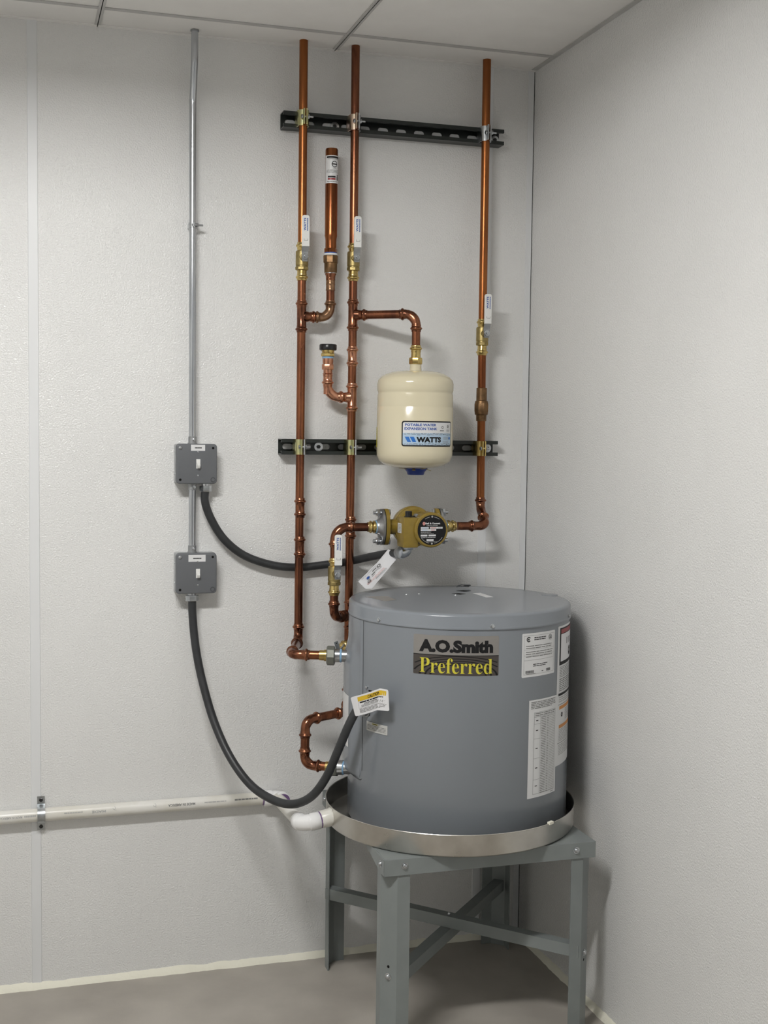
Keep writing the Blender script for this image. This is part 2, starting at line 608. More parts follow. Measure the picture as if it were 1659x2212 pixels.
# cream foam bead sealing wall and floor
def bead_strip(p0, p1, nrm, seed):
    rn = random.Random(seed)
    p0, p1, nrm = Vector(p0), Vector(p1), Vector(nrm)
    n = int((p1 - p0).length / 0.012)
    vs, fs = [], []
    w = h = 0.013
    for i in range(n + 1):
        p = p0.lerp(p1, i / n)
        w = 0.7 * w + 0.3 * (0.0135 + rn.uniform(-.005, .005))
        h = 0.7 * h + 0.3 * (0.0155 + rn.uniform(-.006, .006))
        for a in range(5):
            t = a / 4 * PI / 2
            q = 1.0 - 0.22 * math.sin(2 * t)
            vs.append(p + nrm * (w * math.cos(t) * q) + Vector((0, 0, h * math.sin(t) * q)))
        vs.append(p + Vector((0, 0, 0)))
    for i in range(n):
        for a in range(6):
            b = (a + 1) % 6
            fs.append((i * 6 + a, (i + 1) * 6 + a, (i + 1) * 6 + b, i * 6 + b))
    return vs, fs


struct('baseboard_back', bead_strip((XL, 0, 0), (-0.001, 0, 0), (0, -1, 0), 3), MT['foam'], smooth=60)
struct('baseboard_right', bead_strip((0, YF, 0), (0, -0.016, 0), (-1, 0, 0), 5), MT['foam'], smooth=60)

# shallow surface-mounted ceiling light, left of and above the camera's view
LX, LY = -1.47, -1.62
lt = thing('ceiling_light', 'shallow white ceiling light with a glowing lens inside a square skirt', 'light', (LX, LY, H))
zl = H - .022
sk = .165
mk('housing', join(box2((LX - .42, LY - sk, H - .004), (LX + .42, LY + sk, H - .0002)),
                   box2((LX - .42, LY - sk, zl - .012), (LX + .42, LY - sk + .006, H - .004)), box2((LX - .42, LY + sk - .006, zl - .012), (LX + .42, LY + sk, H - .004)),
                   box2((LX - .42, LY - sk, zl - .012), (LX - .414, LY + sk, H - .004)), box2((LX + .414, LY - sk, zl - .012), (LX + .42, LY + sk, H - .004))), MT['white_pl'], lt, smooth=0)
mk('lens', box2((LX - .31, LY - .055, zl), (LX + .31, LY + .055, H - .0045)), MT['lens'], lt, smooth=0)

# =================================================================== WATER HEATER, PAN, STAND
HX, HY, HR = -0.3193, -0.3269, 0.276
ZT = 1.0259
PX, PY, PR = -0.3436, -0.3429, 0.311
ZS = 0.4745                    # stand top
# ---- stand
SX0, SX1, SY0, SY1 = -0.5960, -0.0690, -0.6125, -0.0360
st = thing('heater_stand', 'grey painted steel stand with four bent legs under the drain pan', 'stand', ((SX0 + SX1) / 2, (SY0 + SY1) / 2, 0))
TS = 0.0028
# top sheet
mk('top_plate', box2((SX0 + .003, SY0 + .003, ZS - TS), (SX1 - .003, SY1 - .003, ZS)), MT['standgrey'], st, smooth=0)
RH = 0.0385
xr0 = SX0 + 0.0005
for y0, y1 in ((SY0, SY0 + TS), (SY1 - TS, SY1)):
    mk('rail', box2((xr0, y0, ZS - RH), (SX1, y1, ZS), 0.0008), MT['standgrey'], st, smooth=0)
# tapered side tabs at the corners
for sx in (SX0, SX1 - TS):
    for ya, s in ((SY0 + .004, 1), (SY1 - .004, -1)):
        pr = [(ya, ZS - .0005), (ya + s * .20, ZS - .0005), (ya + s * .030, ZS - RH), (ya, ZS - RH)]
        vs = [(x, y, z) for x in (sx, sx + TS) for y, z in pr]
        mk('corner_tab', (vs, [(0, 1, 2, 3), (7, 6, 5, 4)] + [(i, (i + 1) % 4, 4 + (i + 1) % 4, 4 + i) for i in range(4)]), MT['standgrey'], st, smooth=0)
# legs: flange - 45 degree web - flange
LF, LWEB = 0.030, 0.030


def leg_geo(sx, sy, cx, cy):
    # outer profile, from the flange lying along y to the flange lying along x
    o = [(0, LWEB + LF), (0, LWEB), (LWEB, 0), (LWEB + LF, 0)]
    t = TS
    i_ = [(t, LWEB + LF), (t, LWEB + t * 0.41), (LWEB + t * 0.41, t), (LWEB + LF, t)]
    pts = [(cx - sx * a, cy - sy * b) for a, b in o + i_[::-1]]
    vs = [(x, y, z) for z in (0.0, ZS - 0.004) for x, y in pts]
    n = len(pts)
    fs = [(k, (k + 1) % n, n + (k + 1) % n, n + k) for k in range(n)]
    fs += [(0, 1, 6, 7), (1, 2, 5, 6), (2, 3, 4, 5)]
    fs += [tuple(n + q for q in f) for f in ((7, 6, 1, 0), (6, 5, 2, 1), (5, 4, 3, 2))]
    return vs, fs


ins = TS + 0.0004
for sx, sy, cx, cy in ((-1, -1, SX0 + ins, SY0 + ins), (1, -1, SX1 - ins + .002, SY0 + ins),
                       (-1, 1, SX0 + ins, SY1 - ins), (1, 1, SX1 - ins + .002, SY1 - ins)):
    mk('leg', leg_geo(sx, sy, cx, cy), MT['standgrey'], st, smooth=0)


def angle_bar(p0, p1, zt, w, flip):
    """steel angle from p0 to p1: a flat top leaf and a hanging leaf"""
    p0, p1 = Vector(p0), Vector(p1)
    d = (p1 - p0).normalized()
    n = Vector((d.y, -d.x, 0)) * (1 if flip else -1)
    t = 0.0028

    def prism(pr):
        vs = [p + n * a + Vector((0, 0, zt + b)) for p in (p0, p1) for a, b in pr]
        return vs, [(0, 1, 2, 3), (7, 6, 5, 4)] + [(i, 4 + i, 4 + (i + 1) % 4, (i + 1) % 4) for i in range(4)]
    return join(prism([(0, 0), (w, 0), (w, -t), (0, -t)]), prism([(w - t, -t), (w, -t), (w, -w), (w - t, -w)]))


q = LWEB * 0.5 + 0.004
ZB = 0.222
mk('brace', angle_bar((SX0 + q, SY1 - q - .012, 0), (SX1 - q, SY0 + q + .002, 0), ZB, 0.029, True), MT['standgrey'], st, smooth=0)
mk('brace', angle_bar((SX0 + q - .008, SY0 + q + .012, 0), (SX1 - q - .012, SY1 - q, 0), ZB - 0.0315, 0.029, True), MT['standgrey'], st, smooth=0)


def bolt(p, ax, parent, r=0.0072, name='bolt', m='zinc'):
    ax = Vector(ax).normalized()
    g = join(lathe(p, ax, [(0, r * 1.15), (.0012, r * 1.15), (.0013, r * .8), (.0045, r * .72), (.006, r * .45), (.0066, 0.0001)], 14))
    return mk(name, g, MT[m], parent, smooth=50)


bolt(at(874, 1870, SY0), (0, -1, 0), st)
bolt(at(1245, 1837, SY0), (0, -1, 0), st)
bolt((SX0, SY0 + .026, ZS - .016), (-1, 0, 0), st)
bolt((SX0, SY1 - .03, ZS - .016), (-1, 0, 0), st)
dg = Vector((-1, -1, 0)).normalized()
bolt(Vector((SX0 + ins + LWEB / 2, SY0 + ins + LWEB / 2, 0.196)), dg, st)
mk('bolt_hole', lathe(Vector((SX0 + ins + LWEB / 2, SY0 + ins + LWEB / 2, 0.219)) - dg * .0002, dg, [(0, .0033), (.0004, .0033)], 12), MT['dark'], st, smooth=0)
dg2 = Vector((1, -1, 0)).normalized()
bolt(Vector((SX1 - ins + .002 - LWEB / 2, SY0 + ins + LWEB / 2, 0.198)), dg2, st)
mk('bolt_hole', lathe(Vector((SX1 - ins + .002 - LWEB / 2, SY0 + ins + LWEB / 2, 0.180)) - dg2 * .0002, dg2, [(0, .0033), (.0004, .0033)], 12), MT['dark'], st, smooth=0)
bolt((-.34, -.345, ZB), (0, 0, 1), st, 0.004)

# ---- drain pan
ZP = ZS
ZR = 0.5288
pan = thing('drain_pan', 'round dented aluminium drain pan under the grey water heater', 'pan', (PX, PY, ZP))
prof = [(0.0, 0.0001), (0.0, PR - .012), (0.0015, PR - .004), (.006, PR - .0005), (ZR - ZP - .004, PR), (ZR - ZP - .001, PR + .0016), (ZR - ZP, PR + .0008),
        (ZR - ZP - .001, PR - .0012), (.006, PR - .0022), (.002, PR - .012), (.0018, 0.0001)]
mk('basin', lathe((PX, PY, ZP), (0, 0, 1), prof, 96, cap=False), MT['pan'], pan, smooth=50)
pa = math.radians(-60)
mk('edge_clip', xf(box((0, 0, 0), (.008, .016, .007), .001), Matrix.Translation((PX + PR * math.cos(pa), PY + PR * math.sin(pa), ZR)) @ Matrix.Rotation(pa, 4, 'Z')), MT['foam'], pan, smooth=0)

# ---- heater
wh = thing('water_heater', 'squat grey cylindrical electric water heater standing in the drain pan', 'water heater', (HX, HY, ZP + .0026))
Z0 = ZP + 0.0026
ZL = 0.9895                   # lower edge of lid
mk('jacket', lathe((HX, HY, Z0), (0, 0, 1), [(0, .02), (0, HR - .012), (.003, HR - .004), (.012, HR), (ZL - Z0 + .004, HR)], 128, cap=False), MT['heater'], wh, smooth=50)
lid = mk('lid', lathe((HX, HY, ZL), (0, 0, 1), [(.002, HR + .0002), (0, HR + .0012), (.0006, HR + .0026), (.003, HR + .0032), (.006, HR + .0022), (.0075, HR + .0016),
                                       (ZT - ZL - .0065, HR + .0012), (ZT - ZL - .004, HR + .0002), (ZT - ZL - .0012, HR - .0030), (ZT - ZL, HR - .0075),
                                       (ZT - ZL, HR - .03), (ZT - ZL, .0001)], 160, cap=False), MT['heater'], wh, smooth=50)


def on_cyl(deg, z, r=HR):
    a = math.radians(deg)
    return Vector((HX + r * math.cos(a), HY + r * math.sin(a), z)), Vector((math.cos(a), math.sin(a), 0))


for d in (-153.2, -94.4, -36, 150):
    p, n = on_cyl(d, ZL + .0088, HR + .001)
    mk('screw', lathe(p, n, [(0, .0058), (.001, .0058), (.0011, .0044), (.0045, .0040), (.005, .002)], 12), MT['zinc'], lid, smooth=50)

# access cover, wraps the left side and bulges outwards
def sstep(a, b, x):
    t = min(max((x - a) / (b - a), 0), 1)
    return t * t * (3 - 2 * t)


def cover_r(deg, z):
    return HR + 0.0016 + 0.0115 * sstep(-169, -178, deg) * sstep(.935, .872, z) * sstep(-226, -215, deg)


A0, A1, CZ0, CZ1 = -228.0, -166.6, 0.598, ZL - .001
na, nz = 44, 40
vs, fs = [], []
for j in range(nz + 1):
    for i in range(na + 1):
        a = A0 + (A1 - A0) * i / na
        z = CZ0 + (CZ1 - CZ0) * j / nz
        r = cover_r(a, z)
        if i == na or j == 0 or i == 0: r = HR - .0005
        # rounded lower corners
        if j < 3:
            cut = (3 - j) * 0.9
            a = min(max(a, A0 + cut), A1 - cut)
        p, n = on_cyl(a, z, r)
        vs.append(p)
for j in range(nz):
    for i in range(na):
        k = j * (na + 1) + i
        fs.append((k, k + 1, k + na + 2, k + na + 1))
ac = mk('access_cover', (vs, fs), MT['heater'], wh, smooth=60)
mk('cover_seam', sweep([on_cyl(A1 + .25, CZ0 + (CZ1 - CZ0) * k / 16, HR + .0003)[0] for k in range(1, 17)], .0007, 6), MT['seam'], ac, smooth=60)
mk('cover_lip', sweep([on_cyl(A1 - 14 * k / 12, CZ0 - .001 + .004 * math.exp(-k * 1.5), HR + .0008)[0] for k in range(13)], .0006, 6), MT['seam'], ac, smooth=60)
p, n = on_cyl(-162.5, 0.830)
mk('screw', lathe(p, n, [(0, .0042), (.003, .0040), (.004, .002)], 12), MT['zinc'], wh, smooth=50)
p, n = on_cyl(-159.5, 0.823)
mk('slot', xf(box((0, 0, 0), (.0006, .014, .0035)), Matrix.Translation(p + n * .0004) @ Matrix.Rotation(math.radians(-159.5), 4, 'Z')), MT['dark'], wh, smooth=0)
p, n = on_cyl(-161.0, 0.7655)
mk('slot', xf(box((0, 0, 0), (.0006, .013, .005)), Matrix.Translation(p + n * .0004) @ Matrix.Rotation(math.radians(-161), 4, 'Z')), MT['dark'], wh, smooth=0)

# brand plate
Wd = math.radians(41.8) * HR
D = Decal(cyl_map(HX, HY, HR, -132.6, 0.8835), ['logo_grey', 'logo_brown', 'black', 'lemon'], 0.008)
hh = 0.0925
hb = hh * 0.505
D.rrect(0, hb, Wd, hh, .003, 'logo_grey', 0)
D.rect(0, hb, Wd, hb + .02, 'logo_grey', 0)
D.rrect(0, 0, Wd, hb, .003, 'logo_brown', 0)
D.rect(0, hb - .02, Wd, hb, 'logo_brown', 0)
D.rect(0, hb - .0008, Wd, hb + .0008, 'black', 1)
for k, r in enumerate((.128, .109, .092, .078, .066)):
    D.ring(Wd * 0.53, -0.001, r - .0036, r + .0012, 'black', 1, 0, PI, 90, sv=0.36 + 0.012 * k, clip=(0, 0.0, Wd, hb))
D.text('**A.O.Smith', Wd * .07, hb + hh * .065, Wd * .93, hb + hh * .385, 'black', 2)
D.text(bold_serif('Preferred'), Wd * .08, hh * .045, Wd * .925, hh * .43, 'lemon', 2)
D.build('brand_plate', wh, 'grey and dark brown brand plate with black and yellow lettering')

# rating plate
W1 = math.radians(23.6) * HR
D = Decal(cyl_map(HX, HY, HR, -78.2, 0.8735, lean=-0.002), ['label', 'black', 'print_grey', 'print_lgrey'], 0.008)
D.rrect(0, 0, W1, .1035, .003, 'label', 0)
D.frame(W1 * .05, .006, W1 * .96, .098, .0005, 'print_grey', 1, .0005)
D.ring(W1 * .17, .089, .0038, .0062, 'black', 1, .6, 2 * PI - .6)
D.ring(W1 * .17, .089, .0, .0022, 'black', 1)
D.ring(W1 * .82, .089, .0054, .0064, 'black', 1)
D.text(bold_sans('UL'), W1 * .785, .0855, W1 * .86, .0925, 'black', 1)
D.lines(W1 * .32, .085, W1 * .68, .094, 2, 'black', 1, .5, 3)
for k, (v, s) in enumerate(((.071, 5), (.066, 6), (.057, 8), (.052, 9), (.046, 10))):
    D.lines(W1 * .1, v, W1 * .93, v + .0042, 1, 'print_grey', 1, .45, s, .1, 2)
for v in (.0645, .0505, .0395): D.rect(W1 * .05, v, W1 * .96, v + .0004, 'print_grey', 1)
D.lines(W1 * .3, .023, W1 * .75, .031, 2, 'black', 1, .4, 12)
rn = random.Random(4)
for u0, u1 in ((.10, .31), (.70, .84)):
    u = u0
    while u < u1:
        w = .006 + rn.random() * .014
        D.rect(W1 * u, .009, W1 * (u + w), .0155, 'black', 1)
        u += w + .006 + rn.random() * .008
D.lines(W1 * .12, .0068, W1 * .45, .0082, 1, 'print_grey', 1, .8, 2)
D.rect(W1 * .55, .0105, W1 * .6, .012, 'black', 1)
D.build('rating_label', wh, 'white rating label with small printed table')

# conversion table
W2 = math.radians(22.0) * HR
H2 = .2345
D = Decal(cyl_map(HX, HY, HR, -73.4, 0.583, lean=0.004), ['label', 'black', 'print_grey', 'print_lgrey'], 0.008)
D.rect(0, 0, W2, H2, 'label', 0)
D.lines(W2 * .06, H2 * .905, W2 * .95, H2 * .985, 5, 'print_grey', 1, .5, 21)
tx0, tx1, ty0, ty1 = W2 * .16, W2 * .93, H2 * .035, H2 * .87
D.frame(tx0, ty0, tx1, ty1, .0006, 'print_grey', 2)
for u in (.36, .58, .68): D.rect(W2 * u, ty0, W2 * u + .0005, ty1, 'print_grey', 2)
D.lines(tx0 + .003, ty1 - .010, tx1, ty1 - .001, 2, 'print_grey', 1, .4, 8)
for t in (.0, .055, .14, .32, .56, .82): D.rect(tx0, ty1 - (ty1 - ty0) * t - .0006, tx1 if t == .055 else W2 * .36, ty1 - (ty1 - ty0) * t, 'print_grey', 2)
for t in (.1, .22, .44, .68, .9): D.rect(W2 * .22, ty1 - (ty1 - ty0) * t - .001, W2 * .29, ty1 - (ty1 - ty0) * t + .001, 'black', 2)
for cols in ((.38, .57), (.59, .67), (.69, .92)):
    nrow = 46
    for k in range(nrow):
        v = ty0 + (ty1 - ty0) * .94 * (k + .5) / nrow
        D.rect(W2 * cols[0] + .001, v - .0011, W2 * cols[1] - .001, v + .0004, 'print_grey' if cols[0] < .6 else 'print_lgrey', 1)
D.lines(W2 * .78, H2 * .012, W2 * .95, H2 * .024, 1, 'print_grey', 1, .5, 2)
D.build('table_label', wh, 'tall white label with a printed temperature table')

# long warning label at the right edge
W3 = math.radians(36.0) * HR
H3 = .340
D = Decal(cyl_map(HX, HY, HR, -52.0, 0.6415, lean=0.012), ['label', 'black', 'print_grey', 'print_lgrey', 'red', 'orange', 'paper'], 0.008)
D.rrect(0, 0, W3, H3, .003, 'label', 0)
D.rect(W3 * .06, H3 * .72, W3 * .97, H3 * .985, 'black', 1)
D.rect(W3 * .10, H3 * .945, W3 * .95, H3 * .975, 'red', 2)
D.rect(W3 * .10, H3 * .745, W3 * .95, H3 * .94, 'paper', 2)
for k in range(3): D.rect(W3 * (.33 + .1 * k), H3 * .86, W3 * (.36 + .1 * k), H3 * .905, 'black', 3)
D.ring(W3 * .52, H3 * .80, .004, .012, 'black', 3)
D.lines(W3 * .08, H3 * .63, W3 * .95, H3 * .71, 7, 'print_grey', 1, .4, 31)
D.lines(W3 * .08, H3 * .53, W3 * .95, H3 * .625, 7, 'print_grey', 1, .5, 32)
D.rect(W3 * .06, H3 * .50, W3 * .97, H3 * .518, 'black', 1)
D.lines(W3 * .08, H3 * .45, W3 * .95, H3 * .495, 3, 'print_lgrey', 1, .5, 33)
D.rect(W3 * .06, H3 * .435, W3 * .97, H3 * .438, 'black', 1)
D.rect(W3 * .10, H3 * .40, W3 * .9, H3 * .425, 'orange', 1)
D.lines(W3 * .34, H3 * .31, W3 * .95, H3 * .395, 7, 'print_lgrey', 1, .5, 34)
D.ring(W3 * .2, H3 * .36, .002, .006, 'black', 1)
D.rect(W3 * .10, H3 * .265, W3 * .9, H3 * .29, 'orange', 1)
D.lines(W3 * .1, H3 * .17, W3 * .95, H3 * .26, 8, 'print_lgrey', 1, .5, 35)
D.rect(W3 * .06, H3 * .158, W3 * .97, H3 * .161, 'black', 1)
D.lines(W3 * .1, H3 * .07, W3 * .95, H3 * .15, 7, 'print_lgrey', 1, .5, 36)
D.build('warning_label', wh, 'long white warning label with red and orange headings')

# small paper label under the cable entry
W4 = math.radians(15.4) * HR
D = Decal(cyl_map(HX, HY, HR + .0008, -162.1, 0.7265), ['paper_grey', 'black', 'lemon', 'print_grey'], 0.006)
D.rect(0, 0, W4, .0225, 'paper_grey', 0)
D.lines(W4 * .05, .0035, W4 * .95, .0165, 4, 'print_grey', 1, .45, 41)
D.rect(W4 * .3, .0178, W4 * .56, .0205, 'lemon', 1)
D.rect(W4 * .32, .0185, W4 * .54, .020, 'black', 2)
D.build('small_label', wh, 'small grey paper label with yellow word')
# white label on the side of the access cover
vs, fs = [], []
for j in range(13):
    for i in range(9):
        a = -212 + 34.5 * i / 8
        z = .668 + (.131 - .004 * i / 8) * j / 12 - .0006 * (8 - i) * 0
        vs.append(on_cyl(a, z, cover_r(a, z) + .0006)[0])
for j in range(12):
    for i in range(8): fs.append((j * 9 + i, j * 9 + i + 1, j * 9 + i + 10, j * 9 + i + 9))
mk('side_label', (vs, fs), MT['label'], ac, smooth=60)

# things printed, drilled and stuck on the lid
def lid_pt(px, py):
    d = _f + _r * ((px - IMG_W / 2) / FPX) - _u * ((py - IMG_H / 2) / FPX)
    return CAM + d * ((ZT - CAM.z) / d.z)


def lid_quad(name, pxs, m, t=.0004):
    top = [lid_pt(*p) + Vector((0, 0, t)) for p in pxs]
    bot = [v - Vector((0, 0, t - .0001)) for v in top]
    n = len(top)
    mk(name, (top + bot, [tuple(range(n)), tuple(range(2 * n - 1, n - 1, -1))] + [(i, n + i, n + (i + 1) % n, (i + 1) % n) for i in range(n)]), MT[m], lid, smooth=0)


lid_quad('sticker', [(1021, 1281.5), (1038, 1281), (1066, 1290), (1050, 1290.5)], 'label')
lid_quad('slot', [(976, 1282.5), (990, 1281.5), (1006, 1283), (994, 1284.5)], 'dark')
lid_quad('slot', [(986, 1276.5), (1000, 1275.2), (1018, 1276.4), (1004, 1278)], 'dark')
lid_quad('tape_patch', [(789, 1289), (836, 1288), (857, 1296), (832, 1299), (808, 1293)], 'logo_grey', .0003)
c = lid_pt(1187, 1285)
mk('knockout_plug', lathe(c, (0, 0, 1), [(0, .022), (.0008, .022), (.0009, .019), (.0009, .0001)], 32, cap=False), MT['heater'], lid, smooth=30)
c = lid_pt(997, 1270.5)
wires = []
rn = random.Random(9)
for k in range(4):
    s = Vector((-.017 + .002 * k, .003 * k - .005, .003 + .001 * k))
    pts = [c + s + Vector((.0125 * j, rn.uniform(-.006, .006), rn.uniform(0, .004))) for j in range(4)]
    wires.append(sweep(fillet(pts, .003, 4), .0011, 8))
sw = thing('wire_scrap', 'small tangle of dark wire scraps lying on top of the heater lid', 'wire scrap', c)
mk('wire', join(*wires), MT['seam'], sw, smooth=50)
c2 = lid_pt(983, 1284)
for px_, py_ in ((984, 1285.5), (905, 1283), (878, 1284)):
    mk('screw', lathe(lid_pt(px_, py_), (0, 0, 1), [(0, .0035), (.0015, .003), (.002, .0015)], 10), MT['zinc'], lid, smooth=50)

# =================================================================== STRUT CHANNELS
def strut(name, x0, x1, z, label, washers):
    t = thing(name, label, 'strut', ((x0 + x1) / 2, 0, z), 'black strut channels on the back wall')
    w, dp, th, lip = 0.0413, 0.0413, 0.0027, 0.0068
    zt, zb = z + w / 2, z - w / 2
    fl = []
    fl.append(box2((x0, -dp, zt - th), (x1, 0, zt)))
    fl.append(box2((x0, -dp, zb), (x1, 0, zb + th)))
    fl.append(box2((x0, -dp, zt - th - lip), (x1, -dp + th, zt - th)))
    fl.append(box2((x0, -dp, zb + th), (x1, -dp + th, zb + th + lip)))
    fl.append(box2((x0, -dp + th, zt - th - lip), (x1, -dp + th + .005, zt - th - lip + th)))
    fl.append(box2((x0, -dp + th, zb + th + lip - th), (x1, -dp + th + .005, zb + th + lip)))
    # slotted web
    sl, sr = 0.0145, 0.0072
    fl.append(box2((x0, -th, z + sr), (x1, 0, zt - th)))
    fl.append(box2((x0, -th, zb + th), (x1, 0, z - sr)))
    pitch = 0.0508
    cs = []
    x = x0 + 0.0254
    while x < x1 - .02:
        cs.append(x); x += pitch
    prev = None
    for c in cs + [None]:
        pl = [(x0, z - sr), (x0, z + sr)] if prev is None else None
        left = [(prev + sl - sr + sr * math.cos(a), z + sr * math.sin(a)) for a in [-PI / 2 + PI * k / 8 for k in range(9)]] if prev is not None else [(x0, z - sr), (x0, z + sr)]
        right = [(c - sl + sr - sr * math.cos(a), z + sr * math.sin(a)) for a in [PI / 2 - PI * k / 8 for k in range(9)]] if c is not None else [(x1, z + sr), (x1, z - sr)]
        ring = left + right
        n = len(ring)
        vs = [(px, -th, pz) for px, pz in ring] + [(px, 0, pz) for px, pz in ring]
        fl.append((vs, [tuple(range(n)), tuple(range(2 * n - 1, n - 1, -1))] + [(i, n + i, n + (i + 1) % n, (i + 1) % n) for i in range(n)]))
        prev = c
    mk('channel', join(*fl), MT['strut'], t, smooth=0)
    for wx in washers:
        ws = mk('washer', lathe((wx, -th, z), (0, -1, 0), [(0, .0118), (.0016, .0118), (.0016, .003)], 24, cap=False), MT['zinc'], t, smooth=40)
        mk('screw', hexa((wx, -th - .0012, z), (0, -1, 0), .0045, .0052), MT['blackpl'], ws, smooth=30)
    return t


X1, X2, X3, YP = -0.6685, -0.5300, -0.1640, -0.0560
ZU, ZLo = 2.2452, 1.4000
strut('strut_channel', -0.7165, -0.1045, ZU, 'upper black slotted strut channel below the ceiling', (-0.571, -0.117))
strut('strut_channel', -0.7165, -0.1065, ZLo, 'lower black slotted strut channel behind the cream tank', (-0.607, -0.1235))


# =================================================================== PIPE CLAMPS
def clamp(x, z, label, ml, mr):
    t = thing('pipe_clamp', label, 'pipe clamp', (x, YP, z), 'two-piece strut pipe clamps')
    hgt, th = 0.040, 0.0030

    def half(s):
        r = RP + .0012
        pr = [(s * .0160, -.030), (s * .0160, -.042)]
        for k in range(9):
            a = PI * 0.0 + (PI / 2 - .20) * k / 8
            pr.append((s * (r + th) * math.cos(a), YP - (r + th) * math.sin(a)))
        pr += [(s * .0052, YP - r - .0055), (s * .0052, YP - r - .017)]
        inn = [(s * .0130, -.030), (s * .0130, -.042)]
        for k in range(9):
            a = (PI / 2 - .20) * k / 8
            inn.append((s * r * math.cos(a), YP - r * math.sin(a)))
        inn += [(s * .0016, YP - r - .0045), (s * .0016, YP - r - .017)]
        n = len(pr)
        vs = []
        for zz in (z - hgt / 2, z + hgt / 2):
            vs += [(x + a, b, zz) for a, b in pr] + [(x + a, b, zz) for a, b in inn]
        fs = []
        for i in range(n - 1):
            fs += [(i, i + 1, 2 * n + i + 1, 2 * n + i), (n + i, 3 * n + i, 3 * n + i + 1, n + i + 1),
                   (i, n + i, n + i + 1, i + 1), (2 * n + i, 2 * n + i + 1, 3 * n + i + 1, 3 * n + i)]
        fs += [(0, 2 * n, 3 * n, n), (n - 1, 2 * n - 1, 4 * n - 1, 3 * n - 1)]
        return vs, fs
    mk('band', half(-1), MT[ml], t, smooth=40)
    mk('band', half(1), MT[mr], t, smooth=40)
    sc = Vector((x, YP - RP - .0125, z))
    mk('screw', join(hexa(sc + V(-.0062, 0, 0), (-1, 0, 0), .004, .0058), sweep([sc + V(-.006, 0, 0), sc + V(.021, 0, 0)], .0026, 10),
                     hexa(sc + V(.0064, 0, 0), (1, 0, 0), .0045, .0060)), MT['zinc'], t, smooth=30)
    return t


clamp(X1, ZU, 'yellow zinc pipe clamp on the upper strut, left copper riser', 'chromate', 'chromate')
clamp(X2, ZU, 'pinkish zinc pipe clamp on the upper strut, middle copper riser', 'pinkzinc', 'zinc')
clamp(X3, ZU, 'silver pipe clamp on the upper strut, right copper riser', 'zinc', 'zinc')
clamp(X1, ZLo, 'zinc pipe clamp on the lower strut, left copper riser', 'chromate', 'zinc')
clamp(X2, ZLo, 'zinc pipe clamp on the lower strut beside the cream tank, middle riser', 'chromate', 'zinc')
clamp(X3, ZLo, 'brassy pipe clamp on the lower strut, right copper riser', 'brass', 'brass')


# =================================================================== COPPER PIPING
def pipe(parent, a, b, m='copper', r=RP, name='pipe'):
    return mk(name, sweep([a, Vector(a).lerp(Vector(b), .5), b], r, 20), MT[m], parent, smooth=50)


def tee(parent, p, bd, m='copper_fit', half=.0415, br=.040):
    p, bd = Vector(p), Vector(bd).normalized()
    up = Vector((0, 0, 1))
    run = fitting([p - up * half, p + up * half], fr=RF + .0004)
    b = fitting([p + bd * .004, p + bd * br], ends=(False, True))
    nk = lathe(p, bd, [(.008, RF + .0035), (.014, RF + .0016), (.019, RF + .0002)], 18, cap=False)
    return mk('tee', join(run, b, nk), MT[m], parent, smooth=50)


def coupling(parent, p, m='copper_fit', half=.0235):
    p = Vector(p)
    return mk('coupling', fitting([p - V(0, 0, half), p + V(0, 0, half)]), MT[m], parent, smooth=50)


def elbow(parent, a, c, b, m='copper_fit', arm=.046, rad=.024, name='elbow'):
    a, c, b = Vector(a), Vector(c), Vector(b)
    u, w = (a - c).normalized(), (b - c).normalized()
    return mk(name, fitting([c + u * arm, c, c + w * arm], rad=rad), MT[m], parent, smooth=50)


# --- left riser: hot outlet
p1 = thing('copper_pipe', 'leftmost copper riser dropping from the ceiling to the heater upper outlet', 'pipe', (X1, YP, 0.887), 'copper pipe runs')
ZH = 0.887
E1 = V(X1 - .002, YP, ZH)
E2 = V(-0.7326, -0.248, ZH)
N1 = V(-0.590, -0.293, ZH - .002)
pipe(p1, (X1, YP, H + .10), (X1, YP, 1.86), 'copper_bright')
pipe(p1, (X1, YP, 1.86), E1 + V(0, 0, .03), 'copper')
T1 = V(X1, YP, 1.739)
XB1 = -0.5915
tee(p1, T1, (1, 0, 0))
for z0, z1 in ((1.2582, 1.2216), (1.1569, 1.1165)): coupling(p1, (X1, YP, (z0 + z1) / 2), half=(z0 - z1) / 2 + .0075)
elbow(p1, V(X1, YP, 1.2), E1, E2)
pipe(p1, E1.lerp(E2, .15), E1.lerp(E2, .85))
elbow(p1, E1, E2, N1)
dn = (N1 - E2).normalized()
pipe(p1, E2 + dn * .03, E2 + dn * .075)
mk('adapter', lathe(E2 + dn * .070, dn, [(0, .0128), (.012, .0130), (.0125, .0145), (.022, .0145)], 20), MT['brass'], p1, smooth=40)
mk('union_nut', hexa(E2 + dn * .088, dn, .021, .0245, 8), MT['union'], p1, smooth=20)
mk('nipple', lathe(E2 + dn * .105, dn, [(0, .0165), (.016, .0165), (.0165, .0158), (.020, .0158), (.0205, .0150), (.06, .0150)], 24), MT['zinc'], p1, smooth=40)
mk('sealant_ring', lathe(E2 + dn * .1215, dn, [(0, .0160), (.001, .0168), (.0035, .0166), (.0045, .0158)], 24), MT['bluetape'], p1, smooth=40)

# --- branch with the water hammer arrester
pa_ = thing('hammer_arrester', 'upright copper water hammer arrester with white label between two risers', 'arrester', (XB1, YP, 1.70))
CB = V(XB1, YP, T1.z)
pipe(pa_, T1 + V(.030, 0, 0), CB - V(.02, 0, 0), 'bronze_pipe')
elbow(pa_, T1, CB, CB + V(0, 0, .2), 'bronze_pipe', arm=.044, rad=.027)
pipe(pa_, CB + V(0, 0, .03), CB + V(0, 0, .118), 'copper')


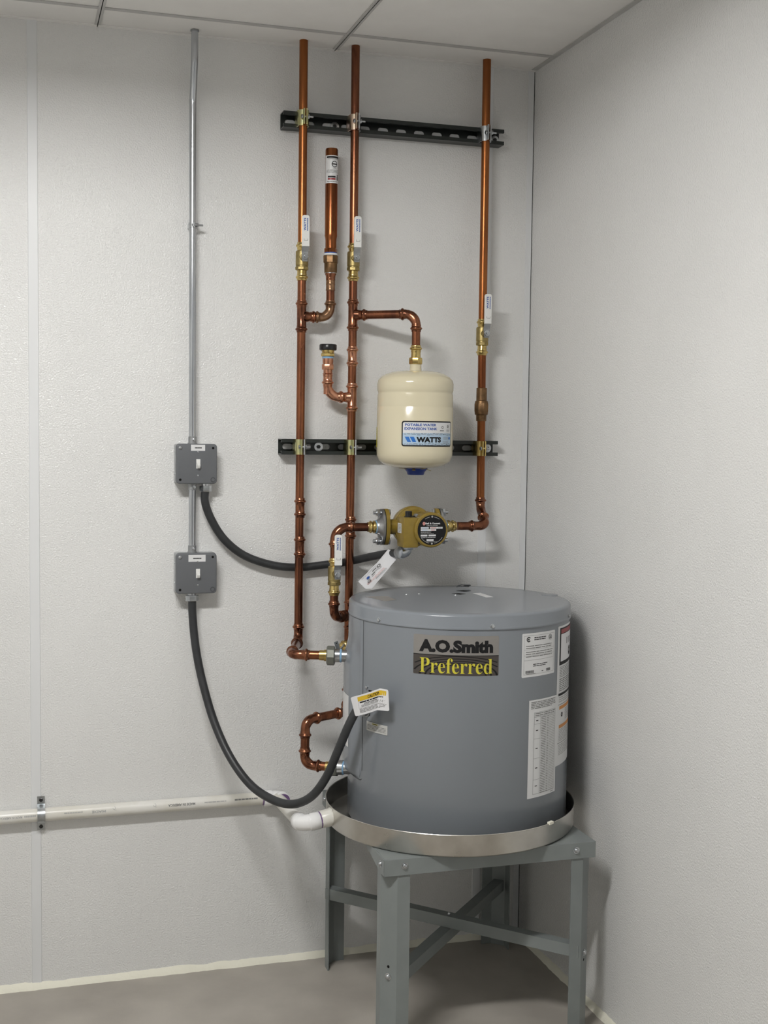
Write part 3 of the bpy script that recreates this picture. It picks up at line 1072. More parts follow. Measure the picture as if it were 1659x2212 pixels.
def zpx(px, py, Y=YP): return at(px, py, Y).z


mk('coupling', fitting([V(XB1, YP, zpx(714, 628)), V(XB1, YP, zpx(714, 600))]), MT['bronze_pipe'], pa_, smooth=50)
mk('reducer', lathe((XB1, YP, zpx(714, 606)), (0, 0, 1), [(0, .0122), (.012, .0128), (.016, .0150), (.020, .0150)], 20), MT['copper_fit'], pa_, smooth=50)
z0 = zpx(714, 590)
mk('solder_ring', lathe((XB1, YP, z0 - .0012), (0, 0, 1), [(0, .0158), (.002, .0158)], 20), MT['zinc'], pa_, smooth=40)
mk('female_adapter', join(lathe((XB1, YP, z0), (0, 0, 1), [(0, .0160), (.001, .0166), (zpx(714, 569) - z0, .0170)], 24),
                          lathe((XB1, YP, zpx(714, 569)), (0, 0, 1), [(0, .0182), (.002, .0196), (.018, .0200), (.020, .0190)], 8)), MT['bronze'], pa_, smooth=30)
z1 = zpx(714, 552)
mk('tape', lathe((XB1, YP, z1), (0, 0, 1), [(0, .0178), (.001, .0182), (.004, .0180), (.005, .0172)], 24), MT['whitetape'], pa_, smooth=40)
mk('tape', lathe((XB1, YP, z1 + .0045), (0, 0, 1), [(0, .0165), (.0028, .0168), (.003, .016)], 24), MT['blue'], pa_, smooth=40)
mk('hex', hexa((XB1, YP, z1 + .006), (0, 0, 1), .012, .0175, 6, .05), MT['copper_bright'], pa_, smooth=20)
zt = zpx(717, 321)
zb = z1 + .017
mk('chamber', lathe((XB1, YP, zb), (0, 0, 1), [(0, .0146), (.020, .0146), (.026, .0150), (.034, .0166), (.037, .0164), (zt - zb - .004, .0164), (zt - zb - .001, .0152), (zt - zb, .012)], 32),
   MT['copper_bright'], pa_, smooth=45)
zl0, zl1 = zpx(717, 398), zpx(717, 338)
hl = zl1 - zl0
D = Decal(cyl_map(XB1, YP, .0164, -172, zl0), ['label', 'black', 'red', 'print_grey'], 0.003, .0001)
Wl = math.radians(165) * .0164
D.rect(0, 0, Wl, hl, 'label', 0)
D.rect(Wl * .12, hl * .90, Wl * .98, hl * .965, 'black', 1)
D.rect(Wl * .2, hl * .86, Wl * .98, hl * .88, 'print_grey', 1)
D.ring(Wl * .58, hl * .685, .0062, .0080, 'black', 1)
D.rect(Wl * .45, hl * .665, Wl * .71, hl * .705, 'black', 1)
D.rect(Wl * .5, hl * .535, Wl * .66, hl * .555, 'print_grey', 1)
D.lines(Wl * .1, hl * .36, Wl * .98, hl * .49, 3, 'print_grey', 1, .4, 5)
D.rect(Wl * .2, hl * .2, Wl * .64, hl * .26, 'black', 1)
D.rect(Wl * .2, hl * .12, Wl * .64, hl * .18, 'red', 1)
D.rect(Wl * .70, hl * .11, Wl * .88, hl * .24, 'print_grey', 1)
D.rect(Wl * .73, hl * .24, Wl * .86, hl * .32, 'print_grey', 1)
D.lines(Wl * .15, hl * .03, Wl * .9, hl * .085, 1, 'print_grey', 1, .5, 6)
D.build('label', pa_)

# --- middle riser: cold inlet, down to the loop at the bottom
p2 = thing('copper_pipe', 'middle copper riser running down behind the heater and looping into its lower inlet', 'pipe', (X2, YP, 0.6), 'copper pipe runs')
ZQ = 0.7165
B2 = V(X2 - .004, YP, ZQ)
K2 = V(-0.566, -0.168, ZQ)
TT = V(-0.692, -0.236, ZQ)
BB = V(-0.694, -0.238, 0.603)
N2 = V(-0.585, -0.300, 0.603)
pipe(p2, (X2, YP, H + .10), (X2, YP, 1.66), 'copper')
pipe(p2, (X2, YP, 1.66), B2 + V(0, 0, .02), 'copper')
T2 = V(X2, YP, 1.748)
TDIR = (V(-0.3865, -0.155, 0) - V(X2, YP, 0)).normalized()
tee(p2, T2, TDIR)
coupling(p2, (X2, YP, 1.6395), 'copper_new', .026)
T3 = V(X2, YP, 1.532)
tee(p2, T3, (-1, 0, 0), 'copper_new', .037)
coupling(p2, (X2, YP, 1.186), half=.030)
T4 = V(X2, YP, 0.953)
YBR = -0.120
XBR = -0.5905
tee(p2, T4, V(XBR - X2, YBR - YP, 0))
elbow(p2, V(X2, YP, 1), B2, K2, arm=.042)
pipe(p2, B2.lerp(K2, .2), B2.lerp(K2, .8))
elbow(p2, B2, K2, TT, arm=.040, rad=.03)
pipe(p2, K2.lerp(TT, .2), K2.lerp(TT, .8))
elbow(p2, K2, TT, BB, arm=.046)
pipe(p2, TT.lerp(BB, .2), TT.lerp(BB, .8))
elbow(p2, TT, BB, N2, arm=.044)
d2 = (N2 - BB).normalized()
pipe(p2, BB + d2 * .03, BB + d2 * .062)
mk('adapter', lathe(BB + d2 * .056, d2, [(0, .0130), (.014, .0132), (.0145, .0150), (.020, .0150)], 20), MT['brass'], p2, smooth=40)
mk('union_nut', hexa(BB + d2 * .070, d2, .018, .0225, 8), MT['union'], p2, smooth=20)
mk('nipple', lathe(BB + d2 * .085, d2, [(0, .0185), (.016, .0185), (.0165, .0155), (.06, .0150)], 24), MT['zinc'], p2, smooth=40)
mk('sealant_ring', lathe(BB + d2 * .1000, d2, [(0, .0170), (.001, .0178), (.0035, .0168), (.0045, .0158)], 24), MT['bluetape'], p2, smooth=40)

# --- capped vacuum relief stub on the middle riser
XV = -0.5965
vr = thing('relief_fitting', 'bright copper stub with brass top and black cap left of the middle riser', 'fitting', (XV, YP, 1.53))
CV = V(XV, YP, T3.z)
pipe(vr, T3 - V(.028, 0, 0), CV + V(.02, 0, 0), 'copper_new')
elbow(vr, T3, CV, CV + V(0, 0, .2), 'copper_new', arm=.046, rad=.030)
zz = [zpx(709, y) for y in (835, 800, 797, 787, 783, 772, 770, 758, 757, 744)]
pipe(vr, (XV, YP, zz[0] - .02), (XV, YP, zz[1]), 'copper_new')
mk('adapter', join(fitting([V(XV, YP, zz[1] - .026), V(XV, YP, zz[1] + .002)], ends=(True, True)),
                   hexa((XV, YP, zz[2] - .002), (0, 0, 1), zz[3] - zz[2] + .002, .0162, 8, .04),
                   lathe((XV, YP, zz[3]), (0, 0, 1), [(0, .0135), (.004, .0138), (.010, .0142), (zz[6] - zz[3], .0142)], 20)), MT['copper_new'], vr, smooth=30)
mk('tape', lathe((XV, YP, zz[5] - .003), (0, 0, 1), [(0, .0144), (.001, .0150), (.005, .0150), (.006, .014)], 20), MT['bluetape'], vr, smooth=40)
mk('brass_body', join(hexa((XV, YP, zz[6]), (0, 0, 1), .008, .0185, 8, .06), lathe((XV, YP, zz[6] + .008), (0, 0, 1), [(0, .0150), (.004, .0165), (zz[8] - zz[6] - .006, .0165)], 20)), MT['brass'], vr, smooth=30)
mk('cap', lathe((XV, YP, zz[8]), (0, 0, 1), [(0, .020), (.001, .0222), (.003, .0228), (zz[9] - zz[8] - .002, .0228), (zz[9] - zz[8], .0215), (zz[9] - zz[8] + .0004, .0001)], 28, cap=False), MT['blackpl'], vr, smooth=40)

# --- right riser: recirculation return, dropping to the pump
ZC = 1.1925
YPU = YBR
p3 = thing('copper_pipe', 'right copper riser near the corner, ending in a bend to the circulator pump', 'pipe', (X3, YP, 1.19), 'copper pipe runs')
pipe(p3, (X3, YP, H + .10), (X3, YP, 1.70), 'copper_bright')
pipe(p3, (X3, YP, 1.70), (X3 + .003, YP, 1.25), 'copper_bright')
Q1 = V(X3 + .003, YP, 1.236)
Q2 = V(-0.1685, YPU, ZC)
mk('elbow', fitting([Q1 + V(0, 0, .030), Q1, Q1.lerp(Q2, .62)], rad=.03), MT['copper_fit'], p3, smooth=50)
mk('elbow', fitting([Q2.lerp(Q1, .60), Q2, Q2 - V(.050, 0, 0)], rad=.024), MT['copper_fit'], p3, smooth=50)
pipe(p3, Q2 - V(.03, 0, 0), Q2 - V(.083, 0, 0), 'copper')
# bronze check valve on the right riser
cv = thing('check_valve', 'dark bronze check valve on the right copper riser', 'valve', (X3 + .001, YP, 1.5))
zA, zB = zpx(1042, 910), zpx(1042, 838)
L_ = zB - zA
mk('body', lathe((X3 + .001, YP, zA), (0, 0, 1), [(0, .0135), (.002, .0142), (L_ * .18, .0146), (L_ * .2, .0178), (L_ * .24, .0186), (L_ * .55, .0186), (L_ * .6, .0176), (L_ * .62, .0148), (L_ - .001, .0146), (L_, .0138)], 12), MT['bronze'], cv, smooth=30)
mk('hex', hexa((X3 + .001, YP, zA + L_ * .27), (0, 0, 1), L_ * .27, .0202, 8, .04), MT['bronze'], cv, smooth=20)


# =================================================================== BALL VALVES
def ball_valve(x, y, zc, label):
    t = thing('ball_valve', label, 'valve', (x, y, zc), 'brass ball valves with white levers')
    p = V(x, y, zc)
    mk('press_end', fitting([p + V(0, 0, .012), p + V(0, 0, .040)], ends=(False, True), fr=.0130), MT['brass'], t, smooth=50)
    mk('press_end', fitting([p - V(0, 0, .024), p - V(0, 0, .058)], ends=(False, True), fr=.0130), MT['brass'], t, smooth=50)
    mk('body', join(lathe(p - V(0, 0, .026), (0, 0, 1), [(0, .0150), (.003, .0164), (.006, .0158), (.007, .0168), (.041, .0168), (.0435, .0160), (.045, .0134)], 16),
                    hexa(p - V(0, 0, .031), (0, 0, 1), .008, .0176, 8, .05)), MT['brass_dull'], t, smooth=30)
    mk('stem', join(lathe(p + V(0, -.012, 0), (0, -1, 0), [(0, .0095), (.010, .0095), (.0105, .0075), (.022, .0072)], 16)), MT['brass_dull'], t, smooth=40)
    yl = y - .0335
    # lever: cranked steel strip
    w = .0088
    prof = [(zc - .0125, yl), (zc + .012, yl), (zc + .030, yl - .007), (zc + .094, yl - .007)]
    vs, fs = [], []
    for z_, y_ in prof:
        ww = w if z_ > zc else w * .8
        vs += [(x - ww, y_, z_), (x + ww, y_, z_), (x + ww, y_ + .0022, z_), (x - ww, y_ + .0022, z_)]
    for i in range(3):
        for k in range(4): fs.append((4 * i + k, 4 * i + (k + 1) % 4, 4 * i + 4 + (k + 1) % 4, 4 * i + 4 + k))
    fs += [(3, 2, 1, 0), (12, 13, 14, 15)]
    lv = mk('lever', join((vs, fs)), MT['zinc_dull'], t, smooth=0)
    mk('nut', join(hexa((x, yl, zc), (0, -1, 0), .005, .0085), sweep([(x, yl, zc), (x, yl - .009, zc)], .0036, 10)), MT['zinc'], t, smooth=25)
    sl = box2((x - .0098, yl - .0092, zc + .0245), (x + .0098, yl - .0025, zc + .104), 0.0)
    bm = bmesh.new()
    vv = [bm.verts.new(v) for v in sl[0]]
    for f in sl[1]: bm.faces.new([vv[i] for i in f])
    bm.normal_update()
    eds = [e for e in bm.edges if abs((e.verts[0].co - e.verts[1].co).normalized().y) > .9 and min(e.verts[0].co.z, e.verts[1].co.z) > zc + .09]
    bmesh.ops.bevel(bm, geom=eds, offset=.006, segments=4, affect='EDGES', profile=.5)
    bmesh.ops.bevel(bm, geom=[e for e in bm.edges if e.is_manifold and e.calc_face_angle() > .6], offset=.0009, segments=1, affect='EDGES')
    bm.verts.index_update()
    g = [v.co.copy() for v in bm.verts], [tuple(v.index for v in f.verts) for f in bm.faces]
    bm.free()
    sv = mk('sleeve', g, MT['white_pl'], lv, smooth=35, label='white vinyl lever sleeve with blue lettering')
    D = Decal(plane_map((x - .0098, yl - .0092, zc + .0245), (1, 0, 0), (0, 0, 1)), ['blue', 'print_grey'], 1, .0001)
    D.text(bold_sans('WATTS'), .0042, .040, .0098, .072, 'blue', 1, rot=True)
    D.lines(.0125, .039, .0152, .072, 12, 'blue', 1, .7, 3, 0, 1)
    D.rect(.0045, .0145, .0149, .0153, 'print_grey', 1)
    D.rect(.0045, .0145, .0053, .0195, 'print_grey', 1)
    D.rect(.0141, .0145, .0149, .0195, 'print_grey', 1)
    D.build('lettering', lv)
    return t


ball_valve(X1, YP, 1.928 - .0385, 'white-lever ball valve on the left copper riser, left of the arrester')
ball_valve(X2, YP, 1.934 - .0395, 'white-lever ball valve on the middle riser, right of the arrester')
ball_valve(X3, YP, 1.7505 - .0395, 'white-lever ball valve on the right riser near the corner')
ball_valve(XBR, YBR, 1.1120 - .0395, 'lowest white-lever ball valve, on the bypass beside the pump')

# =================================================================== PUMP BYPASS
bp_ = thing('copper_pipe', 'short copper bypass line from the middle riser up through a valve to the pump', 'pipe', (XBR, YBR, .953), 'copper pipe runs')
C1 = V(XBR, YBR, .9545)
C2 = V(XBR, YBR, ZC)
db = V(XBR - X2, YBR - YP, 0).normalized()
pipe(bp_, T4 + db * .03, C1 - db * .02)
elbow(bp_, T4, C1, C2, arm=.046, rad=.027)
pipe(bp_, C1 + V(0, 0, .03), V(XBR, YBR, 1.03))
pipe(bp_, V(XBR, YBR, 1.10), C2 - V(0, 0, .03))
elbow(bp_, C1, C2, C2 + V(.2, 0, 0), arm=.052, rad=.034)
XFL = -0.4690                  # left flange face
pipe(bp_, C2 + V(.03, 0, 0), V(-.495, YBR, ZC))
mk('adapter', join(fitting([V(-.502, YBR, ZC), V(-.478, YBR, ZC)], ends=(True, False), fr=.0130), hexa((-.487, YBR, ZC), (1, 0, 0), .009, .0165, 8, .05)), MT['brass'], bp_, smooth=40)

# =================================================================== CIRCULATOR PUMP
XFR = -0.2960
pm = thing('circulator_pump', 'olive-gold circulator pump with round black label above the heater', 'pump', ((XFL + XFR) / 2, YPU, ZC - .06))


def oval_flange(x0, x1, hw_=.0295, hh_=.0480, n=28, br=0.0):
    vs, fs = [], []
    for x in (x0, x1):
        for k in range(n):
            a = 2 * PI * k / n
            c, s = math.cos(a), math.sin(a)
            r = 1.0
            y_ = hw_ * math.copysign(abs(c) ** .9, c)
            z_ = hh_ * math.copysign(abs(s) ** .9, s)
            vs.append((x, YPU + y_, ZC + z_))
    fs = [tuple(range(n)), tuple(range(2 * n - 1, n - 1, -1))] + [(k, n + k, n + (k + 1) % n, (k + 1) % n) for k in range(n)]
    return vs, fs


for s, xf_ in ((1, XFL), (-1, XFR)):
    # companion flange (steel), gasket, pump flange (painted)
    fl_ = mk('companion_flange', join(oval_flange(xf_ + s * .003, xf_ + s * .009), lathe((xf_ - s * .010, YPU, ZC), (s, 0, 0), [(0, .0185), (.005, .0200), (.013, .030)], 24)), MT['steel'], pm, smooth=35)
    mk('gasket', oval_flange(xf_ + s * .009, xf_ + s * .0115, .0285, .046), MT['blackpl'], pm, smooth=30)
    mk('pump_flange', oval_flange(xf_ + s * .0115, xf_ + s * .0215), MT['pump'], pm, smooth=35)
    mk('sealant_ring', lathe((xf_ - s * .012, YPU, ZC), (s, 0, 0), [(0, .0168), (.001, .0178), (.003, .0178), (.004, .017)], 20), MT['bluetape'], pm, smooth=40)
    mk('neck', lathe((xf_ + s * .02, YPU, ZC), (s, 0, 0), [(0, .021), (.006, .0195), (.03, .0215), (.05, .026)], 24), MT['pump'], pm, smooth=45)
    for zb_ in (-1, 1):
        bz = ZC + zb_ * .0375
        mk('flange_bolt', join(hexa((xf_, YPU, bz), (-s, 0, 0), .009, .0105), sweep([(xf_ - s * .017, YPU, bz), (xf_ + s * .028, YPU, bz)], .0050, 10),
                               hexa((xf_ + s * .0215, YPU, bz), (s, 0, 0), .007, .0100)), MT['zinc'], pm, smooth=25)
XM = -0.3660                   # motor axis
mk('adapter', join(fitting([V(-.2925 + .010, YPU, ZC), V(-.2925 + .036, YPU, ZC)], ends=(False, True), fr=.0130), hexa((-.2825, YPU, ZC), (1, 0, 0), .009, .0165, 8, .05)), MT['brass'], p3, smooth=40)
# volute behind, motor coming forward
mk('volute', join(lathe((XM - .012, YPU + .040, ZC), (0, -1, 0), [(0, .030), (.004, .040), (.020, .052), (.034, .0545), (.046, .0545), (.050, .050)], 40),
                  lathe((XM - .012, YPU - .004, ZC), (0, -1, 0), [(0, .050), (.004, .0525), (.010, .0525), (.012, .046), (.020, .043)], 40)), MT['pump'], pm, smooth=35)
YM = -0.242
gm = lathe((XM, YPU - .014, ZC), (0, -1, 0), [(0, .040), (.03, .0405), (.05, .0430), (.085, .0435), (-YM + YPU - .014 - .008, .0435), (-YM + YPU - .014 - .003, .0425), (-YM + YPU - .014, .0395)], 40)
ribs = [xf(box((0, -.05, .0425), (.0035, .055, .005), .001), Matrix.Translation((XM, YPU - .03, ZC)) @ Matrix.Rotation(math.radians(a), 4, 'Y')) for a in range(15, 360, 22)]
mk('motor', join(gm, *ribs), MT['pump'], pm, smooth=35)
mk('motor_cap', join(lathe((XM, YM + .012, ZC), (0, -1, 0), [(0, .0435), (.001, .0452), (.009, .0452), (.0125, .0425), (.0128, .0370)], 40, cap=False)), MT['pump'], pm, smooth=35)
for a in (-40, 40, 140, 220):
    r_ = math.radians(a)
    mk('cap_screw', lathe((XM + .0455 * math.sin(r_), YM + .045, ZC + .0455 * math.cos(r_)), (0, -1, 0), [(0, .005), (.012, .005), (.0125, .0035)], 10), MT['zinc_dull'], pm, smooth=30)
D = Decal(lambda u, v, h: V(XM + u, YM - .0010 - h, ZC + v), ['black', 'label', 'pink', 'print_lgrey', 'paleblue'], .01, .0002)
pts = [(.0385 * math.cos(2 * PI * k / 48), .0385 * math.sin(2 * PI * k / 48)) for k in range(48)]
D.poly(pts, [tuple(range(48))], 'black', 0)
D.text(bold_sans('Bell & Gossett'), -.0175, .0150, .0225, .0195, 'label', 1)
D.ring(-.0215, .0170, 0, .0038, 'pink', 1, sv=1.25)
D.text(bold_sans('CIRCULATOR'), -.0145, .0100, .0160, .0130, 'print_lgrey', 1)
D.rect(-.0300, .0035, -.0085, .0080, 'label', 1); D.rect(-.0275, .0048, -.0105, .0068, 'paleblue', 2)
D.rect(-.0055, .0035, .0290, .0080, 'label', 1); D.rect(-.0035, .0048, .0120, .0068, 'pink', 2); D.rect(.0165, .0048, .0260, .0068, 'print_lgrey', 2)
D.rect(-.0300, -.0018, .0115, .0026, 'label', 1); D.rect(-.0270, -.0006, -.0120, .0014, 'paleblue', 2); D.rect(-.0020, -.0006, .0080, .0014, 'pink', 2)
D.lines(-.0300, -.0062, -.0020, -.0038, 1, 'label', 1, .55, 3, 0)
D.lines(-.0300, -.0102, .0050, -.0080, 1, 'print_lgrey', 1, .5, 5, 0)
D.rect(-.0300, -.0160, -.0120, -.0115, 'label', 1)
D.rect(-.0090, -.0160, .0110, -.0115, 'label', 1)
D.lines(-.0290, -.0205, .0100, -.0178, 1, 'label', 1, .5, 7, 0)
D.rect(-.0140, -.0280, .0050, -.0230, 'label', 1)
D.lines(-.0140, -.0312, .0160, -.0292, 1, 'print_lgrey', 1, .5, 9, 0)
for v in (.0345, -.0345): D.ring(.0005, v, 0, .0025, 'print_lgrey', 1, n=14)
for a0, a1 in ((.95, 1.40), (1.75, 2.15), (3.7, 4.5), (4.9, 5.7)): D.ring(0, 0, .0335, .0345, 'print_lgrey', 1, a0, a1, 14)
D.build('label_disc', pm, 'round black label with white and pink print')
# wiring box on the left of the motor
bx0, bx1 = -0.4385, -0.3990
bz0, bz1 = 1.1470, 1.2235
wbx = mk('wiring_box', join(box2((bx0, -.2340, bz0), (bx1, -.178, bz1), .0022), box2((bx1 - .002, -.205, bz0 + .012), (XM - .03, -.190, bz1 - .012), .002)), MT['pump'], pm, smooth=30)
D = Decal(plane_map((bx0, -.180, bz0), (0, -1, 0), (0, 0, 1)), ['label', 'print_grey'], 1)
D.rect(.004, .036, .036, .061, 'label', 0)
D.lines(.007, .038, .033, .059, 6, 'print_grey', 1, .4, 3)
D.build('box_label', wbx)
mk('plug', join(lathe((-.4150, -.200, bz1 - .001), (0, 0, 1), [(0, .0115), (.003, .0115), (.0035, .0090), (.016, .0090), (.0165, .007)], 14)), MT['blackpl'], wbx, smooth=30)
mk('black_strip', box2((-.412, -.205, bz1), (-.392, -.190, bz1 + .003), .0008), MT['blackpl'], wbx, smooth=0)

# =================================================================== EXPANSION TANK
TXx, TYy = -0.3865, -0.1550
et = thing('expansion_tank', 'cream enamelled expansion tank with blue and white label hanging from copper arm', 'tank', (TXx, TYy, 1.34))
ta = V(TXx, TYy, T2.z)
pipe(et, T2 + TDIR * .03, ta - TDIR * .02)
elbow(et, T2, ta, ta - V(0, 0, .2), arm=.046, rad=.030)


def zt_(y): return at(899, y, TYy).z


pipe(et, ta - V(0, 0, .03), V(TXx, TYy, zt_(752)))
mk('adapter', join(fitting([V(TXx, TYy, zt_(746)), V(TXx, TYy, zt_(778))], ends=(True, False), fr=.0130), hexa((TXx, TYy, zt_(787)), (0, 0, 1), zt_(773) - zt_(787), .0182, 8, .05)), MT['brass'], et, smooth=35)
mk('tape', lathe((TXx, TYy, zt_(792)), (0, 0, 1), [(0, .0132), (.001, .0142), (.005, .0142), (.006, .0134)], 20), MT['bluetape'], et, smooth=40)
zb0, zt0 = 1.3470, 1.6010
Lt = zt0 - zb0
RT = .0995
pr = [(0.0, .0001), (.001, .030), (.004, .055), (.010, .078), (.020, .0925), (.034, .0985), (.045, RT), (.159, RT), (.1605, RT - .0008), (.162, RT - .0008), (.192, RT - .0010),
      (.196, RT - .0022), (.199, RT - .0024), (.202, RT - .0012), (.206, RT - .0002), (.222, RT), (.2315, RT - .0025), (.240, RT - .010), (.247, RT - .022), (.2525, .062), (.2552, .044), (.2562, .024), (.2562, .0155), (.266, .0150), (.276, .0148)]
k_ = Lt / .256
mk('shell', lathe((TXx, TYy, zb0), (0, 0, 1), [(a * k_, r) for a, r in pr], 72, cap=False), MT['cream'], et, smooth=35)
mk('valve_cap', lathe((TXx + .004, TYy, zb0 - .012), (0, 0, 1), [(-.004, .0205), (-.0035, .0215), (.004, .0240), (.012, .031), (.015, .031)], 28), MT['bluecap'], et, smooth=35)
for k, (a, w) in enumerate(((195, .03), (250, .02), (290, .025), (330, .028), (20, .03))):
    r_ = math.radians(a)
    pp = V(TXx + .031 * math.cos(r_), TYy + .031 * math.sin(r_), zb0 - .0005)
    mk('label_scrap', xf(box((0, 0, 0), (w, .008, .0008)), Matrix.Translation(pp) @ Matrix.Rotation(r_, 4, 'Z') @ Matrix.Rotation(math.radians(18 if k % 2 else -8), 4, 'Y')), MT['brass_dull'], et, smooth=0)
# label: pixel columns of the label on the tank
def tank_ang(px, py):
    d = _f + _r * ((px - IMG_W / 2) / FPX) - _u * ((py - IMG_H / 2) / FPX)
    ox, oy = CAM.x - TXx, CAM.y - TYy
    a = d.x ** 2 + d.y ** 2; b = ox * d.x + oy * d.y; c = ox * ox + oy * oy - RT * RT
    t = (-b - math.sqrt(max(b * b - a * c, 0))) / a
    q_ = CAM + d * t
    return math.degrees(math.atan2(q_.y - TYy, q_.x - TXx)), q_.z


aL, zTop = tank_ang(868, 909)
aR, _z = tank_ang(973.5, 912)
_a, zBot = tank_ang(868, 964)
Wt, Ht = math.radians(aR - aL) * RT, zTop - zBot
D = Decal(cyl_map(TXx, TYy, RT, aL, zBot), ['black', 'label', 'blue', 'skyblue', 'paleblue', 'print_grey'], .006, .0002)
D.rrect(0, 0, Wt, Ht, .006, 'black', 0)
b_ = .0032
D.rrect(b_, b_, Wt - b_, Ht - b_, .004, 'label', 1)
D.rrect(b_, b_, Wt - b_, Ht * .53, .004, 'paleblue', 2)
D.rect(b_, Ht * .3, Wt - b_, Ht * .53, 'paleblue', 2)
D.text(bold_sans('POTABLE WATER'), Wt * .06, Ht * .80, Wt * .60, Ht * .90, 'blue', 3)
D.text(bold_sans('EXPANSION TANK'), Wt * .05, Ht * .645, Wt * .62, Ht * .75, 'blue', 3)
D.text('**WATTS', Wt * .25, Ht * .16, Wt * .70, Ht * .38, 'black', 4)
for s_ in (0, .085):
    D.poly([(Wt * (.055 + s_), Ht * .38), (Wt * (.105 + s_), Ht * .17), (Wt * (.165 + s_), Ht * .17), (Wt * (.125 + s_), Ht * .38)], [(0, 1, 2, 3)], 'skyblue', 4)
rn = random.Random(3)
for row in (.50, .46, .10, .065):
    u = .04
    while u < .94:
        w = .02 + rn.random() * .06
        h_ = rn.uniform(-.015, .015)
        D.rect(Wt * u, Ht * (row + h_), Wt * (u + w), Ht * (row + h_ + .014), 'print_grey' if rn.random() < .7 else 'black', 3)
        u += w + .015
D.lines(Wt * .76, Ht * .26, Wt * .90, Ht * .40, 3, 'print_grey', 3, .3, 5)
D.lines(Wt * .74, Ht * .12, Wt * .90, Ht * .24, 3, 'print_grey', 3, .3, 6)
D.ring(Wt * .93, Ht * .33, 0, .0042, 'skyblue', 3)
D.lines(Wt * .68, Ht * .60, Wt * .79, Ht * .65, 1, 'black', 3, .5, 6)
D.ring(Wt * .735, Ht * .76, .002, .0038, 'print_grey', 3)
D.ring(Wt * .88, Ht * .80, .0015, .0036, 'print_grey', 3)
D.lines(Wt * .84, Ht * .60, Wt * .93, Ht * .68, 2, 'print_grey', 3, .4, 8)
D.build('tank_label', et, 'blue and white label with black border')
# sliver of a second, yellow label at the left edge
aY0, zy1 = tank_ang(815.6, 905)
D = Decal(cyl_map(TXx, TYy, RT, aL - 118, zBot - .004), ['lemon', 'print_grey'], .006)
D.rect(0, 0, math.radians(60) * RT, .052, 'lemon', 0)
D.lines(.004, .004, math.radians(57) * RT, .048, 9, 'print_grey', 1, .35, 2)
D.build('yellow_label', et)

# =================================================================== RELIEF VALVE BEHIND THE UPPER NIPPLE
tp = thing('relief_valve', 'brass relief valve with small steel lever behind the heater upper outlet', 'valve', (-.575, -.18, .9))
pc, nc = on_cyl(145, .8850, HR - .004)
mk('body', join(lathe(pc, nc, [(0, .012), (.02, .012), (.022, .0145), (.040, .0145), (.044, .010), (.048, .006)], 20),
                lathe(pc + nc * .030 + V(0, 0, -.012), (0, 0, 1), [(0, .012), (.010, .0142), (.018, .0142), (.025, .010), (.028, .005)], 20)), MT['brass'], tp, smooth=40)
LZ0, LZ1 = at(733, 1409, -.20), at(725.5, 1386, -.20)
dl = (LZ1 - LZ0).normalized()
sx_ = Vector((dl.z, 0, -dl.x)).normalized()
vs = []
for yy in (0, .0016):
    for p_, w in ((LZ0, .005), (LZ1, .0055)):
        vs += [p_ - sx_ * w + V(0, yy, 0), p_ + sx_ * w + V(0, yy, 0)]
lvr = mk('test_lever', (vs, [(0, 1, 3, 2), (4, 6, 7, 5), (0, 4, 5, 1), (1, 5, 7, 3), (3, 7, 6, 2), (2, 6, 4, 0)]), MT['galv'], tp, smooth=0)
mk('lever_hole', lathe(LZ1 - dl * .005, (0, -1, 0), [(0, .0014), (.0003, .0014)], 10), MT['dark'], lvr, smooth=0)
mk('lever_arm', sweep([LZ0 + dl * .002 + V(0, .001, 0), pc + nc * .030 + V(0, 0, .010)], .0028, 8), MT['zinc'], tp, smooth=40)

# =================================================================== CONDUIT AND SWITCH BOXES
XC = -0.9478
RE = 0.0090
YB = -0.0540
cnd = thing('conduit', 'tall thin galvanised conduit from the ceiling to the upper switch box', 'conduit', (XC, -.03, 1.41), 'galvanised conduits')
B1z0, B1z1 = 1.3030, 1.4055
B2z0, B2z1 = 1.0195, 1.1245
BX0, BX1 = -.9925, -.8875
cpath = fillet([V(XC + .0005, -.050, H + .1), V(XC + .0005, -.050, 2.37), V(XC - .0010, -.030, 2.27), V(XC, -.030, B1z1 + .005)], .10, 6)
mk('tube', sweep(cpath, RE, 18), MT['emt'], cnd, smooth=50)
mk('escutcheon', lathe((XC + .0005, -.050, H - .0022), (0, 0, 1), [(0, .0108), (.002, .0112), (.004, .0108)], 20), MT['zinc_dull'], cnd, smooth=40)
mk('connector', lathe((XC, -.030, B1z1), (0, 0, 1), [(0, .0125), (.002, .0125), (.0022, .0106), (.018, .0106), (.0185, .0098)], 20), MT['zinc_dull'], cnd, smooth=35)
mk('set_screw', lathe((XC + .002, -.040, B1z1 + .010), (0, -1, 0), [(0, .0035), (.004, .0033), (.0045, .002)], 10), MT['zinc'], cnd, smooth=40)
cn2 = thing('conduit', 'short galvanised conduit joining the two grey switch boxes', 'conduit', (XC, -.03, 1.13), 'galvanised conduits')
mk('tube', sweep([(XC, -.03, B2z1 + .004), (XC, -.03, 1.21), (XC, -.03, B1z0 - .004)], RE, 18), MT['emt'], cn2, smooth=50)
mk('connector', lathe((XC, -.030, B2z1), (0, 0, 1), [(0, .0125), (.002, .0125), (.0022, .0106), (.018, .0106), (.0185, .0098)], 20), MT['zinc_dull'], cn2, smooth=35)
mk('connector', lathe((XC, -.030, B1z0), (0, 0, -1), [(0, .0125), (.002, .0125), (.0022, .0106), (.016, .0106), (.0165, .0098)], 20), MT['zinc_dull'], cn2, smooth=35)
